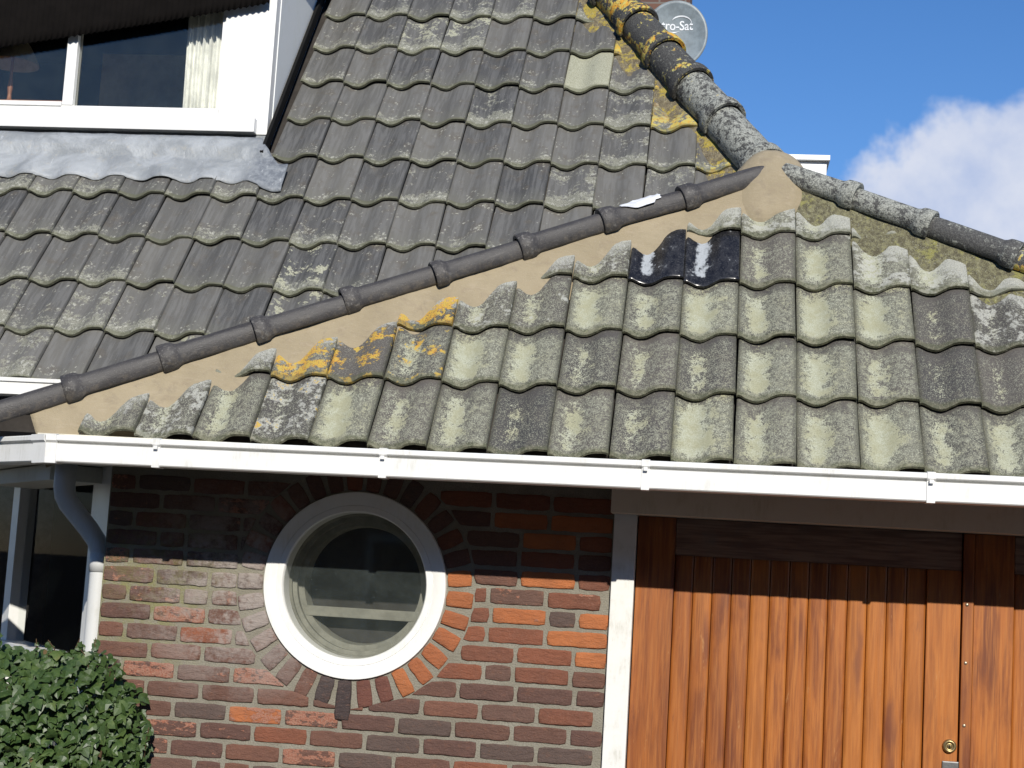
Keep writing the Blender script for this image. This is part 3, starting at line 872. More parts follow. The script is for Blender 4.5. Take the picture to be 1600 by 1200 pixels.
DARK = [(.135, .070, .053), (.150, .075, .055), (.118, .064, .052), (.170, .080, .056), (.140, .080, .063), (.105, .074, .064)]
RED = [(.22, .082, .048), (.25, .090, .050), (.19, .076, .048)]
ORANGE = [(.40, .135, .052), (.44, .150, .055), (.35, .118, .050)]
rnd = random.Random(77)
CH = .0697
rowz = [H - .036 - CH * k for k in range(-5, 24)]      # top edge of each course
RING_R = .452
stuff_bm = bmesh.new()
for ri, zt in enumerate(rowz):
    k = ri - 5; z1, z0 = zt - .0070, zt - CH + .0070
    if z1 > ZT: z1 = ZT
    if z1 - z0 < .02: continue
    x = XL + .004
    first = .095 if k % 2 else .196
    widths = []
    while x < XR - .03:
        wdt = first if not widths else (rnd.choice([.194, .198, .202, .198, .196]) if rnd.random() < .93 else .095)
        if XR - (x + wdt) < .035: wdt = XR - x - .003
        wdt = min(wdt, XR - x - .003)
        widths.append((x, x + wdt)); x += wdt + .0135
    for (xa, xb) in widths:
        dz = rnd.uniform(-.002, .002)
        poly = [(xa, z0 + dz), (xb, z0 + dz), (xb, z1 + dz), (xa, z1 + dz)]
        zc = WZ
        cz = lambda z: math.sqrt(max(0, RING_R ** 2 - (z - zc) ** 2))
        c0, c1 = cz(z0), cz(z1)
        pieces = [poly]
        if c0 > 0 or c1 > 0:
            pieces = []
            if abs(z0 - zc) < RING_R and abs(z1 - zc) < RING_R or True:
                # left of the ring
                for sgn in (-1, 1):
                    ax, az, bx, bz = WX + sgn * c0, z0, WX + sgn * c1, z1
                    # line through (ax,az)-(bx,bz): keep the outer side
                    nx, nz_ = (bz - az), -(bx - ax)
                    if sgn > 0: nx, nz_ = -nx, -nz_
                    pc = clip(poly, nx, nz_, nx * ax + nz_ * az)
                    pc = clip(pc, -sgn, 0, -sgn * WX) if len(pc) > 2 else pc
                    if len(pc) > 2: pieces.append(pc)
        for pc in pieces:
            if abs(area(pc)) < .0005: continue
            if area(pc) < 0: pc = pc[::-1]
            if z1 < H - 1.0:
                brick_bm(pc, rnd, bm=stuff_bm); continue
            me = from_bm('brick', brick_bm(pc, rnd), True); me.set_sharp_from_angle(angle=R(60))
            o = link('brick', me, M['brick'], wall)
            mx = (xa + xb) / 2; t = rnd.random(); zr = z1 - H
            rightish = min(1, max(0, (mx + 1.0) / .3)) * min(1, max(0, (zr + .62) / .35))
            if t < .10 + .36 * rightish: col = rnd.choice(ORANGE if rnd.random() < .2 + .5 * rightish else RED)
            elif t < .22 + .5 * rightish: col = rnd.choice(RED)
            else: col = rnd.choice(DARK)
            if mx < -1.2 and rnd.random() < .75: col = rnd.choice(DARK)
            chip = rnd.uniform(.35, 1.0) if (mx < -1.35 and rnd.random() < (.65 if zr < -.35 else .35)) else (rnd.uniform(.1, .4) if rnd.random() < .3 else 0)
            o.color = (*col, chip)
o = link('brick_courses', from_bm('brick_courses', stuff_bm, True), M['brick'], wall); o['kind'] = 'stuff'; o.color = (.12, .05, .035, .3)

# ring of headers on edge round the window
nb = 33
for k in range(nb):
    a = 2 * math.pi * (k + .5) / nb + .02
    deg = math.degrees(a) % 360
    half = (.0315 + rnd.uniform(-.002, .002)) / 2 * 1.0; r0, r1 = .349, .447 + rnd.uniform(-.006, .004)
    fall = False
    if 262 < deg < 272: r1 = .495; fall = True
    ca, sa = math.cos(a), math.sin(a); ta = rnd.uniform(-.03, .03)
    half *= 1.75
    P = lambda r, t: (WX + ca * r - sa * t, WZ + sa * r + ca * t)
    poly = [P(r0, -half), P(r1, -half * 1.05), P(r1, half * 1.05), P(r0, half)]
    if area(poly) < 0: poly = poly[::-1]
    me = from_bm('brick', brick_bm(poly, rnd, 1.0, .014 if fall else .007), True); me.set_sharp_from_angle(angle=R(60))
    o = link('brick', me, M['brick'], wall)
    if deg > 300 or deg < 12: col = rnd.choice(ORANGE); chip = 0
    elif 250 < deg < 275: col = (.055, .042, .042); chip = 0
    elif deg > 275: col = (.15, .06, .045); chip = 0
    elif deg > 180: col = rnd.choice(DARK); chip = rnd.uniform(0, .5)
    else: col = rnd.choice(DARK + RED); chip = 0
    o.color = (*col, chip)

# ------------------------------------------------------------------ round window
rw = group_part('round_window')
bm = lathe_y([(.328, 5.97), (.3445, 5.955), (.3460, 5.893), (.3435, 5.886), (.300, 5.884), (.2965, 5.8865), (.2950, 5.8835), (.2745, 5.8835), (.2705, 5.888), (.2690, 5.905), (.2690, 5.97)], WX, WZ, 96)
link('frame', from_bm('frame', bm, True), M['white'], rw).data.set_sharp_from_angle(angle=R(40))
bm = bmesh.new(); vs = [bm.verts.new((WX + .271 * math.cos(2 * math.pi * k / 64), 5.8975, WZ + .271 * math.sin(2 * math.pi * k / 64))) for k in range(64)]; bm.faces.new(vs)
link('pane', from_bm('pane', bm), M['dglass'], rw)
bm = lathe_y([(.272, 5.972), (.262, 5.985), (.262, 6.00), (.246, 6.005), (.246, 6.03), (.225, 6.035), (.22, 6.105), (.24, 6.11)], WX, WZ, 96)
link('inner_reveal', from_bm('inner_reveal', bm, True), M['reveal'], rw).data.set_sharp_from_angle(angle=R(30))
box('glazing_bar', M['reveal'], rw, WX - .235, WX + .235, 6.03, 6.06, WZ - .125, WZ - .087, .004)
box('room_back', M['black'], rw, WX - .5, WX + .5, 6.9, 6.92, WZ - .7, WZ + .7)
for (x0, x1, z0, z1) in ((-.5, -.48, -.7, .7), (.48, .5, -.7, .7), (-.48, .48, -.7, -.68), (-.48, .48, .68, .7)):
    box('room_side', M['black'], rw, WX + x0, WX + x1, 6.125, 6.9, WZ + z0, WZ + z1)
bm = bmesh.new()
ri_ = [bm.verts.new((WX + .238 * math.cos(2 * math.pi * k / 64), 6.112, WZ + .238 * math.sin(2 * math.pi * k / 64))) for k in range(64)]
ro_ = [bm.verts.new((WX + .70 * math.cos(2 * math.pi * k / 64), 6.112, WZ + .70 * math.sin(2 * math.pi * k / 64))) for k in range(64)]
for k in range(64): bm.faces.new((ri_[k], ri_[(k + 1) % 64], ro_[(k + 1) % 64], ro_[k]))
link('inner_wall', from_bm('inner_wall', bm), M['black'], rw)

# ------------------------------------------------------------------ garage door and its surround
pbox('door_post', M['oldwhite'], XR + .001, -.281, 5.872, 6.0, 0, H + .257, bev=.004)
pbox('door_post', M['oldwhite'], 2.10, 2.19, 5.872, 6.0, 0, H + .257, bev=.004)
pbox('lintel_board', M['beige'], XR - .008, 2.3, 5.79, 6.0, H + .2535, H + .398, bev=.003)
gd = group_part('garage_door')
DZ = H + .2525
DY = 5.915


def leaf(x0, x1, batten):
    sw = .118
    wd = M['wood']
    box('door_stile', wd, gd, x0, x0 + sw + .02, DY, DY + .045, .03, DZ, .004)
    box('door_stile', wd, gd, x1 - sw, x1, DY, DY + .045, .03, H + .1178, .004)
    box('top_rail', M['rail'], gd, x0 + sw + .0205, x1 - .0005, DY + .0005, DY + .045, H + .118, DZ - .001, .004)
    box('bottom_rail', wd, gd, x0 + sw + .0205, x1 - sw - .0005, DY + .0005, DY + .045, .031, .18, .004)
    a, b = x0 + sw + .0208, x1 - sw - .0008; n = 13; pw = (b - a) / n
    for k in range(n):
        xa = a + pw * k; r2 = random.Random(k * 7 + int(x0 * 100))
        d0 = DY + .012 + r2.uniform(0, .0015)
        # plank with rounded edges so the joints read as grooves
        prof = [(0.0, .014), (.0010, .0055), (.003, .0022), (.010, .0007), (pw * .32, 0), (pw * .5, -.0002), (pw * .68, 0), (pw - .010, .0007), (pw - .003, .0022), (pw - .0010, .0055), (pw, .014)]
        bm = bmesh.new()
        lo = [bm.verts.new((xa + px + .0002, d0 + py, .181)) for px, py in prof]; hi = [bm.verts.new((xa + px + .0002, d0 + py, H + .1175)) for px, py in prof]
        for i in range(len(prof) - 1): bm.faces.new((lo[i], lo[i + 1], hi[i + 1], hi[i]))
        me = from_bm('plank', bm, True); o = link('plank', me, wd, gd)
    box('door_back', M['black'], gd, x0 - .02, x1 + (.0439 if batten else .02), DY + .046, DY + .05, .03, H + .26)


leaf(-.277, .878, True)
leaf(.922, 2.095, False)
b_ = box('meeting_batten', M['wood'], gd, .8825, .920, DY - .014, DY + .03, .03, DZ - .002, .005)
for z in (-.204, -.421, -.62, -.9, .0):
    bm = bmesh.new(); bmesh.ops.create_uvsphere(bm, u_segments=10, v_segments=6, radius=.0065)
    for v in bm.verts: v.co = Vector((.897 + v.co.x, DY - .014 + v.co.y * .55, H + z + v.co.z))
    link('screw', from_bm('screw', bm, True), M['screw'], gd)
lk = lathe_y([(.0, DY - .012), (.006, DY - .012), (.008, DY - .009), (.013, DY - .008), (.0145, DY - .014), (.021, DY - .013), (.0245, DY - .004), (.0245, DY + .01)], .850, H - .496, 32)
link('door_lock', from_bm('door_lock', lk, True), M['brass'], gd)
box('key_slot', M['black'], gd, .8485, .8515, DY - .0135, DY - .0115, H - .503, H - .489)
box('handle_plate', M['iron'], gd, .826, .884, DY - .008, DY + .006, H - .80, H - .548, .004)
link('door_handle', from_bm('door_handle', tube([(.855, DY - .005, H - .66), (.855, DY - .05, H - .66), (.85, DY - .055, H - .66), (.76, DY - .055, H - .66)], .009), True), M['iron'], gd)
pbox('garage_floor_sill', M['joint'], -.27, 2.1, 5.90, 6.1, 0, .029)

# soffit, gutter
pbox('soffit', M['beige'], -2.40, 2.4, 5.4445, 5.90, H + .400, H + .412)
pbox('fascia_board', M['white'], -2.30, 2.4, 5.425, 5.444, H + .335, H + .4045, bev=.002)
GY, GZ = 5.33, H + .317
gp = [(GY, GZ + .004), (GY - .0005, GZ + .064), (GY + .0005, GZ + .0645), (GY + .010, GZ + .065), (GY + .010, GZ + .0722), (GY - .005, GZ + .0725), (GY - .009, GZ + .076), (GY - .0095, GZ + .089), (GY - .006, GZ + .093), (GY + .008, GZ + .093),
      (GY + .010, GZ + .085), (GY + .006, GZ + .010), (GY + .085, GZ + .008), (GY + .088, GZ + .090), (GY + .094, GZ + .090), (GY + .092, GZ), (GY + .004, GZ)]
gut = part('gutter', from_bm('gutter', extrude_x(gp, -2.27, 2.5)), M['pvc'])
gut.rotation_euler = (0, -.006, 0); gut.location.z += .002
gdir = Vector((-math.cos(R(38)), math.sin(R(38)), 0))
# the return of the gutter round the corner
gout = Vector((gdir.y * -1, gdir.x, 0))        # outward side of the return


def sweep_return(prof, s0, s1):
    bm = bmesh.new(); ends = []
    for t in (s0, s1):
        ends.append([bm.verts.new((Vector((-2.300, GY, 0)) + gdir * t - gout * (y - GY)) + Vector((0, 0, z))) for y, z in prof])
    n = len(prof)
    for i in range(n): bm.faces.new((ends[0][i], ends[0][(i + 1) % n], ends[1][(i + 1) % n], ends[1][i]))
    bm.faces.new(ends[0][::-1]); bm.faces.new(ends[1])
    return bm


bm = sweep_return(gp, .0, 1.8)
link('gutter_return', from_bm('gutter_return', bm), M['pvc'], gut)
cp = [(y - .0025 if y < GY + .02 else y, z + (.003 if z > GZ + .08 else -.003 if z < GZ + .02 else 0)) for y, z in [(GY - .001, GZ - .001), (GY - .002, GZ + .066), (GY - .010, GZ + .074), (GY - .0105, GZ + .092), (GY + .012, GZ + .095), (GY + .012, GZ + .085), (GY + .007, GZ + .012), (GY + .05, GZ + .012), (GY + .05, GZ - .002)]]
bm = extrude_x(cp, -2.300, -2.262); link('gutter_corner', from_bm('gutter_corner', bm), M['pvc'], gut)
bm = sweep_return(cp, .0, .09); link('gutter_corner', from_bm('gutter_corner', bm), M['pvc'], gut)
for x in (-1.903, -1.108, -.222, .700, 1.6):
    bm = extrude_x(cp, x - .0135, x + .0135); link('gutter_bracket', from_bm('gutter_bracket', bm), M['pvc'], gut)
    link('bracket_clip', from_bm('bracket_clip', box_bm(x - .007, x + .007, GY - .0175, GY - .011, GZ + .058, GZ + .070, .0015)), M['pvc'], gut)

# ------------------------------------------------------------------ slanted side bay with its dark window
sb = group_part('side_bay')
bx, by = -2.242, 5.936
sd = Vector((-.6, .8, 0)); sn = Vector((-.8, -.6, 0))


def sbox(name, mat, s0, s1, d0, d1, z0, z1, bev=.003):
    bm = box_bm(s0, s1, d0, d1, z0, z1, bev)
    bm.transform(Matrix(((sd.x, -sn.x, 0, bx), (sd.y, -sn.y, 0, by), (0, 0, 1, 0), (0, 0, 0, 1))))
    return link(name, from_bm(name, bm), mat, sb)


sbox('corner_board', M['white'], .06, .40, -.012, .05, .9, H + .36)
sbox('window_frame', M['white'], .40, .45, -.004, .05, 1.0, H + .34)
sbox('window_frame', M['white'], 1.62, 1.75, -.03, .05, .9, H + .34)
sbox('window_frame', M['white'], 2.6, 2.7, -.03, .05, .9, H + .34)
sbox('window_sill', M['white'], .02, 2.7, -.06, .06, H - .47, H - .425)
for s0_, s1_ in ((.45, 1.62), (1.75, 2.6)):
    bm = bmesh.new(); q = [Vector((bx, by, 0)) + sd * a_ - sn * .015 + Vector((0, 0, z_)) for a_, z_ in ((s0_, H - .42), (s1_, H - .42), (s1_, H + .34), (s0_, H + .34))]
    f_ = bm.faces.new([bm.verts.new(p) for p in q]); f_.normal_update()
    if f_.normal.dot(sn) < 0: f_.normal_flip()
    me = bpy.data.meshes.new('pane'); bm.to_mesh(me); bm.free(); link('pane', me, M['nglass'], sb)
sbox('panel_below', M['joint'], .02, 2.7, .0, .05, 0, H - .47)
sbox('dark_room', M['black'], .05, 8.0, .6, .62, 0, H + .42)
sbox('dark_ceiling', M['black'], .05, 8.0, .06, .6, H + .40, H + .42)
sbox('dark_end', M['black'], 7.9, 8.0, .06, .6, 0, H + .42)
sbox('bay_wall', M['plaster'], 2.7, 8.0, .0, .05, 0, H + .36)
sbox('inner_frame', M['room'], .62, .66, .05, .09, H - .42, H + .34)
sbox('soffit', M['beige'], -.1, 2.7, -.30, .05, H + .342, H + .356)
sbox('soffit_board', M['beige'], .30, 1.4, -.22, .0, H + .275, H + .338)

# downpipe
pp = [(-2.515, 6.00, H + .34), (-2.515, 6.00, H + .25), (-2.508, 5.998, H + .215), (-2.490, 5.995, H + .185), (-2.395, 5.985, H + .090), (-2.358, 5.98, H + .047), (-2.340, 5.978, H + .005), (-2.335, 5.978, H - .04), (-2.335, 5.978, H - .5), (-2.335, 5.978, .05)]
dp = part('downpipe', from_bm('downpipe', tube(pp, [.042, .042, .041, .040, .038, .037, .036, .0355, .0355, .0355], 20), True), M['greyplastic'])
link('pipe_socket', from_bm('pipe_socket', tube([(-2.3355, 5.978, H + .0), (-2.335, 5.978, H - .07)], .0395, 20), True), M['greyplastic'], dp)
link('pipe_clip', from_bm('pipe_clip', box_bm(-2.385, -2.29, 5.96, 6.0, H - .80, H - .77, .003)), M['greyplastic'], dp)

# gutter of the main roof, seen past the end of the ridge
part('rear_gutter', from_bm('rear_gutter', extrude_x([(5.83, H + .585), (5.83, H + .632), (5.822, H + .634), (5.822, H + .648), (5.838, H + .648), (5.84, H + .60), (5.93, H + .60), (5.93, H + .585)], -4.6, -2.45)), M['pvc'])
pbox('rear_fascia', M['deck'], -4.6, -2.3, 5.95, 5.97, H + .45, H + .66)

# ------------------------------------------------------------------ dormer
dm = group_part('dormer')
FY = 6.93
wz0 = H + 2.05
box('sill', M['white'], dm, -4.6, -2.146, FY - .050, FY + .02, H + 1.932, H + 2.000, .004)
box('bottom_rail', M['white'], dm, -4.6, -2.335, FY - .004, FY + .05, H + 2.0005, H + 2.05, .003)
box('apron_board', M['lead'], dm, -4.6, -2.098, FY + .003, FY + .05, H + 1.80, H + 1.9315)
box('jamb', M['white'], dm, -2.334, -2.0985, FY - .003, FY + .06, H + 1.9325, H + 2.9195, .003)
box('mullion', M['white'], dm, -3.085, -3.035, FY - .008, FY + .05, H + 2.051, H + 2.7, .004)
box('sash', M['white'], dm, -4.6, -3.0865, FY - .012, FY + .03, H + 2.046, H + 2.066, .003)
box('sash', M['white'], dm, -2.352, -2.335, FY + .01, FY + .04, H + 2.052, H + 2.7, .003)
box('head_rail', M['white'], dm, -4.6, -2.10, FY - .002, FY + .05, H + 2.701, H + 2.919)
box('pane', M['glass'], dm, -4.6, -3.086, FY + .018, FY + .022, H + 2.06, H + 2.7)
box('pane', M['glass'], dm, -3.034, -2.353, FY + .022, FY + .026, H + 2.05, H + 2.7)
box('cheek', M['cheek'], dm, -2.12, -2.095, FY + .0605, 9.0, H + 1.3, H + 2.9195)
box('cheek_flashing', M['black'], dm, -2.0948, -2.09, FY + .0, 7.0, H + 1.86, H + 1.90)
# black upstand where the cheek meets the tiles
bm = bmesh.new(); cosB, sinB = math.cos(PB_), math.sin(PB_)
prof = [(1.16, -.02), (3.2, -.02), (3.2, .030), (1.16, .030)]
fa = []
for xx in (-.2575, -.243):
    fa.append([bm.verts.new((OB.x + xx, OB.y + v * cosB - h * sinB, OB.z + v * sinB + h * cosB)) for v, h in prof])
for i in range(4): bm.faces.new((fa[0][i], fa[0][(i + 1) % 4], fa[1][(i + 1) % 4], fa[1][i]))
bm.faces.new(fa[0]); bm.faces.new(fa[1][::-1])
link('cheek_upstand', from_bm('cheek_upstand', bm), M['black'], dm)
box('dormer_roof', M['roof_band'], dm, -4.8, -2.02, FY - .06, 9.0, H + 2.92, H + 3.1, .01)
# made-up scalloped strip standing in for a dark band near the camera, drooping left
yb = FY - .045; sc = yb / 6.93
xA, zA, xB, zB = -3.418 * sc, 2.329 * sc, -1.90 * sc, 2.583 * sc; kz = (zB - zA) / (xB - xA)
bm = bmesh.new(); f = []; n = 330; x0, x1 = -4.6, -2.125
for k in range(n + 1):
    x = x0 + (x1 - x0) * k / n; sag = zA + kz * (x - xA) + .012 * ((x - xA) / 1.0) ** 2 * (x > xA)
    zl = sag - .010 * abs(math.sin(x * math.pi / .027)) ; yw = .004 * math.sin(x * 2 * math.pi / .027)
    f.append([bm.verts.new((x, yb + yw, H + zl)), bm.verts.new((x, yb + yw, H + zl + .05)), bm.verts.new((x, yb + .02, H + 2.93))])
for a, b in zip(f, f[1:]):
    for j in (0, 1): bm.faces.new((a[j], b[j], b[j + 1], a[j + 1]))
geo = bmesh.ops.extrude_face_region(bm, geom=bm.faces[:])
for v in geo['geom']:
    if isinstance(v, bmesh.types.BMVert): v.co.y += .004
link('dark_band_stand_in', from_bm('dark_band_stand_in', bm, True), M['roof_band'], dm)
# room
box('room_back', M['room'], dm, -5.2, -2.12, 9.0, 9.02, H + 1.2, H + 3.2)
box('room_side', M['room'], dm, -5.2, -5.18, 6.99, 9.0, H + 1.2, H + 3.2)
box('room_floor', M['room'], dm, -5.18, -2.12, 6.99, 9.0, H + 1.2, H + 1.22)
box('room_partition', M['roomwall'], dm, -3.15, -2.60, 7.5, 7.55, H + 1.3, H + 2.49)

# lead apron over the tiles
bm = bmesh.new(); grid = []
nu = 150
for i in range(nu + 1):
    u = -2.4 + (2.4 - .115) * i / nu
    row = []
    vb = .985 + .010 * nz(u * 3, 1) - (.055 if u > -.30 else 0) * min(1, (u + .30) / .1 if u > -.30 else 0)
    vtop = 1.262 if u < -.262 else 1.235 - .14 * min(1, (u + .262) / .1)
    for j in range(11):
        v = vb + (vtop - vb) * j / 10
        yy = (v % TE) if v < 4 * TE else (v - 4 * TE)
        drape = .0285 * (prof_h(u / TW) / .0285)
        lay = .0105 - CREST - LIFT + LIFT * (1 - ((v - 3 * TE) / TE)) + drape * (1 - .8 * min(1, j / 6)) + .5 * CREST * .8 * min(1, j / 6) + .011 * min(1, j / 2) + .009 + .018 * (j / 10) ** 2
        if v > 4 * TE - .01: lay = max(lay, CREST * .6 + .012)
        h = lay + .0035 * nz(u * 7, v * 7, 2) + .002 * nz(u * 22, v * 22, 5) + .004 * (j == 0) * (nz(u * 5, 9) > 0)
        row.append(bm.verts.new((u, v, h)))
    grid.append(row)
for r0, r1 in zip(grid, grid[1:]):
    for j in range(10): bm.faces.new((r0[j], r1[j], r1[j + 1], r0[j + 1]))
geo = bmesh.ops.extrude_face_region(bm, geom=bm.faces[:]); 
for v in geo['geom']:
    if isinstance(v, bmesh.types.BMVert): v.co.z -= .004
link('lead_apron', from_bm('lead_apron', bm, True), M['lead'], roofB)

# things in the dormer room
cu_bm = bmesh.new(); grid = []
for i in range(61):
    x = -2.545 + .185 * i / 60; y = 7.03 + .014 * math.sin(i * .62) + .010 * math.sin(i * 1.7 + 1)
    grid.append([cu_bm.verts.new((x - .010 * (k / 8) * (1 - i / 60), y, H + 2.02 + .64 * k / 8)) for k in range(9)])
for a, b in zip(grid, grid[1:]):
    for k in range(8): cu_bm.faces.new((a[k], b[k], b[k + 1], a[k + 1]))
geo = bmesh.ops.extrude_face_region(cu_bm, geom=cu_bm.faces[:])
for v in geo['geom']:
    if isinstance(v, bmesh.types.BMVert): v.co.y += .003
tagged(link('curtain', from_bm('curtain', cu_bm, True), M['curtain']), 'cream curtain gathered at the right side of the dormer window', 'curtain')
LX, LY = -3.435, 7.11; lz = H + 2.095
lamp = top('table_lamp', 'table lamp with a wide linen shade behind the dormer glass', 'lamp', (LX, LY, lz))


def lathe_z(prof, n=32):
    bm = bmesh.new(); rings = []
    for r, z in prof: rings.append([bm.verts.new((r * math.cos(2 * math.pi * k / n), r * math.sin(2 * math.pi * k / n), z)) for k in range(n)])
    for a, b in zip(rings, rings[1:]):
        for k in range(n): bm.faces.new((a[k], a[(k + 1) % n], b[(k + 1) % n], b[k]))
    return bm


link('stem', from_bm('stem', lathe_z([(.0, 0), (.045, 0), (.045, .01), (.012, .02), (.009, .06), (.013, .09), (.008, .14), (.006, .24), (.004, .30)]), True), M['copper'], lamp)
link('lamp_shade', from_bm('lamp_shade', lathe_z([(.125, .205), (.121, .22), (.085, .29), (.055, .33), (.05, .332)]), True), M['shade'], lamp)
cab = top('low_cupboard', 'low cupboard under the lamp inside the dormer room', 'cupboard', (LX, LY, H + 1.22))
link('carcass', from_bm('carcass', box_bm(-.30, .30, -.10, .2, 0, .855, .005)), M['room'], cab)
link('cupboard_top', from_bm('cupboard_top', box_bm(-.32, .32, -.11, .2, .856, .874, .003)), M['copper'], cab)

# ------------------------------------------------------------------ hidden flank of the main roof, chimney, side dormer
bm = bmesh.new()
hp = lambda v, h=-.06: Vector((OB.x + HIPU + HIPK * (v - HIPV), OB.y + v * cosB - h * sinB, OB.z + v * sinB + h * cosB))
a, b = hp(.2), hp(3.4)
vs = [bm.verts.new(p) for p in (a, b, (b.x, 16, b.z), (a.x, 16, a.z))]; bm.faces.new(vs)
part('roof_flank', from_bm('roof_flank', bm), M['darkroof'])
pbox('house_body', M['plaster'], -4.5, .4, 9.1, 16, 0, H + .9)
ch = pbox('chimney', M['chim'], -.95, -.40, 13.2, 13.8, H + 1.2, H + 6.0)
link('chimney_cap', from_bm('chimney_cap', box_bm(-1.0, -.35, 13.15, 13.85, H + 6.0, H + 6.1, .01)), M['joint'], ch)
sdm = pbox('side_dormer', M['white'], -.4, .716, 12.0, 13.1, H + .9, H + 3.245)
link('dormer_cap', from_bm('dormer_cap', box_bm(-.45, .738, 11.96, 13.14, H + 3.2455, H + 3.285, .004)), M['white'], sdm)

# ------------------------------------------------------------------ satellite dish
DC = Vector((-.500, 12.95, H + 4.555)); rx, rz = .262, .292
dish = top('satellite_dish', 'round grey satellite dish with white lettering mounted on the chimney', 'satellite dish', (DC.x, DC.y + .2, DC.z - .3))
bm = bmesh.new(); rings = []
dep = lambda q: -.0 + .055 * (1 - q * q)
for j in range(13):
    q = j / 12
    if j == 0: rings.append([bm.verts.new((0, dep(0), 0))] * 64); continue
    rings.append([bm.verts.new((rx * q * math.cos(2 * math.pi * k / 64), dep(q), rz * q * math.sin(2 * math.pi * k / 64))) for k in range(64)])
for j in range(12):
    for k in range(64):
        k2 = (k + 1) % 64
        if j == 0: bm.faces.new((rings[0][0], rings[1][k], rings[1][k2]))
        else: bm.faces.new((rings[j][k], rings[j][k2], rings[j + 1][k2], rings[j + 1][k]))
rim = [bm.verts.new((v.co.x * 1.015, .012, v.co.z * 1.015)) for v in rings[12]]
for k in range(64): bm.faces.new((rings[12][k], rings[12][(k + 1) % 64], rim[(k + 1) % 64], rim[k]))
off = Vector((0, -.2, .3))
reflector = link('reflector', from_bm('reflector', bm, True), M['dish'], dish, loc=off)
cuv = bpy.data.curves.new('lettering', 'FONT'); cuv.body = 'tro-Sat'; cuv.size = .118; cuv.align_x = 'LEFT'; cuv.offset = .0016
tmp = bpy.data.objects.new('tmp', cuv); COL.objects.link(tmp); bpy.context.view_layer.update()
tme = bpy.data.meshes.new_from_object(tmp.evaluated_get(bpy.context.evaluated_depsgraph_get())); bpy.data.objects.remove(tmp)
bm = bmesh.new(); bm.from_mesh(tme); bpy.data.meshes.remove(tme)
xm = max(v.co.x for v in bm.verts)
for v in bm.verts:
    X, Z = v.co.x / xm * .262 - .122, v.co.y * .92 + .052
    q = math.hypot(X / rx, Z / rz); v.co = Vector((X, dep(q) - .004, Z))


def crescent(bm, cx, cz, ra, rb, a0, a1, th):
    n = 18; i_ = []; o_ = []
    for k in range(n + 1):
        t = k / n; a = R(a0 + (a1 - a0) * t); wd = th * math.sin(math.pi * min(1, max(0.02, t)) ** .7)
        for L, s in ((i_, 0), (o_, 1)):
            X, Z = cx + (ra + s * wd) * math.cos(a), cz + (rb + s * wd) * math.sin(a); q = math.hypot(X / rx, Z / rz)
            L.append(bm.verts.new((X, dep(q) - .0045, Z)))
    for k in range(n): bm.faces.new((i_[k], i_[k + 1], o_[k + 1], o_[k]))


crescent(bm, .04, .105, .085, .055, 150, -5, .013)
crescent(bm, -.03, .075, .085, .042, 175, 320, .013)
me = bpy.data.meshes.new('lettering'); bm.to_mesh(me); bm.free()
link('lettering', me, M['print'], reflector)
link('feed_arm', from_bm('feed_arm', tube([(0, .05, -.28), (0, -.32, -.36)], .012)), M['iron'], dish, loc=off)
link('feed_horn', from_bm('feed_horn', tube([(0, -.30, -.37), (0, -.33, -.28)], [.03, .03]), True), M['print'], dish, loc=off)
link('wall_bracket', from_bm('wall_bracket', tube([(0, .06, 0), (0, .26, 0)], .02)), M['iron'], dish, loc=off)

# ------------------------------------------------------------------ scrap of film on the ridge
bm = bmesh.new(); grid = []
p0 = LA + ld * ((1.845 - LA.x) / ld.x) + ln * .012; L_ = .165
for i in range(15):
    row = []
    t = i / 14
    for j in range(7):
        s = j / 6; wv = .052 * (0.45 + .55 * min(1, t * 3)) * (1 - .25 * (t > .8))
        a = R(38 - 62 * s * (wv / .052)); rr_ = .049 + .003 * nz(t * 4, s * 3, 4) + .004 * (abs(s - .5) > .4) * (nz(t * 6, 3) + .3)
        q = LA + ld * ((1.845 - LA.x) / ld.x + L_ * t + .008 * nz(s * 3, t * 2)) - ln * 0
        off_s = math.sin(a) * rr_; hh = .036 + math.cos(a) * rr_
        pt = q - ln * (off_s - .004)
        row.append(bm.verts.new((pt.x, pt.y, hh)))
    grid.append(row)
for a, b in zip(grid, grid[1:]):
    for j in range(6): bm.faces.new((a[j], b[j], b[j + 1], a[j + 1]))
geo = bmesh.ops.extrude_face_region(bm, geom=bm.faces[:])
for v in geo['geom']:
    if isinstance(v, bmesh.types.BMVert): v.co.z += .001
sf = link('plastic_film', from_bm('plastic_film', bm), M['film']); sf.location = OA; sf.rotation_euler = (PA_, 0, 0)
tagged(sf, 'crumpled strip of white plastic film stuck on the dark ridge tiles', 'plastic film')

# ------------------------------------------------------------------ ivy
ivy = top('ivy_hedge', 'dense glossy green ivy growing at the left corner of the brick wall', 'ivy', (-2.6, 5.5, 0))


def leaf_bm(bm, m4, s):
    out = [(0, -.5), (.28, -.42), (.55, -.10), (.30, .05), (.22, .30), (0, .62), (-.22, .30), (-.30, .05), (-.55, -.10), (-.28, -.42)]
    c = bm.verts.new(m4 @ Vector((0, -.05 * s, .05 * s))); vs = [bm.verts.new(m4 @ Vector((x * s, y * s, -.10 * s * abs(x) - .06 * s * max(0, y)))) for x, y in out]
    for i in range(10): bm.faces.new((c, vs[i], vs[(i + 1) % 10]))


leaf_me = []
for k in range(4):
    bm = bmesh.new(); leaf_bm(bm, Matrix.Rotation(.1 * k, 4, 'X'), 1.0); leaf_me.append(from_bm('leaf', bm))
rnd = random.Random(4)
# hedge silhouette: local height of the top as a function of x, front face y as a function of x and z


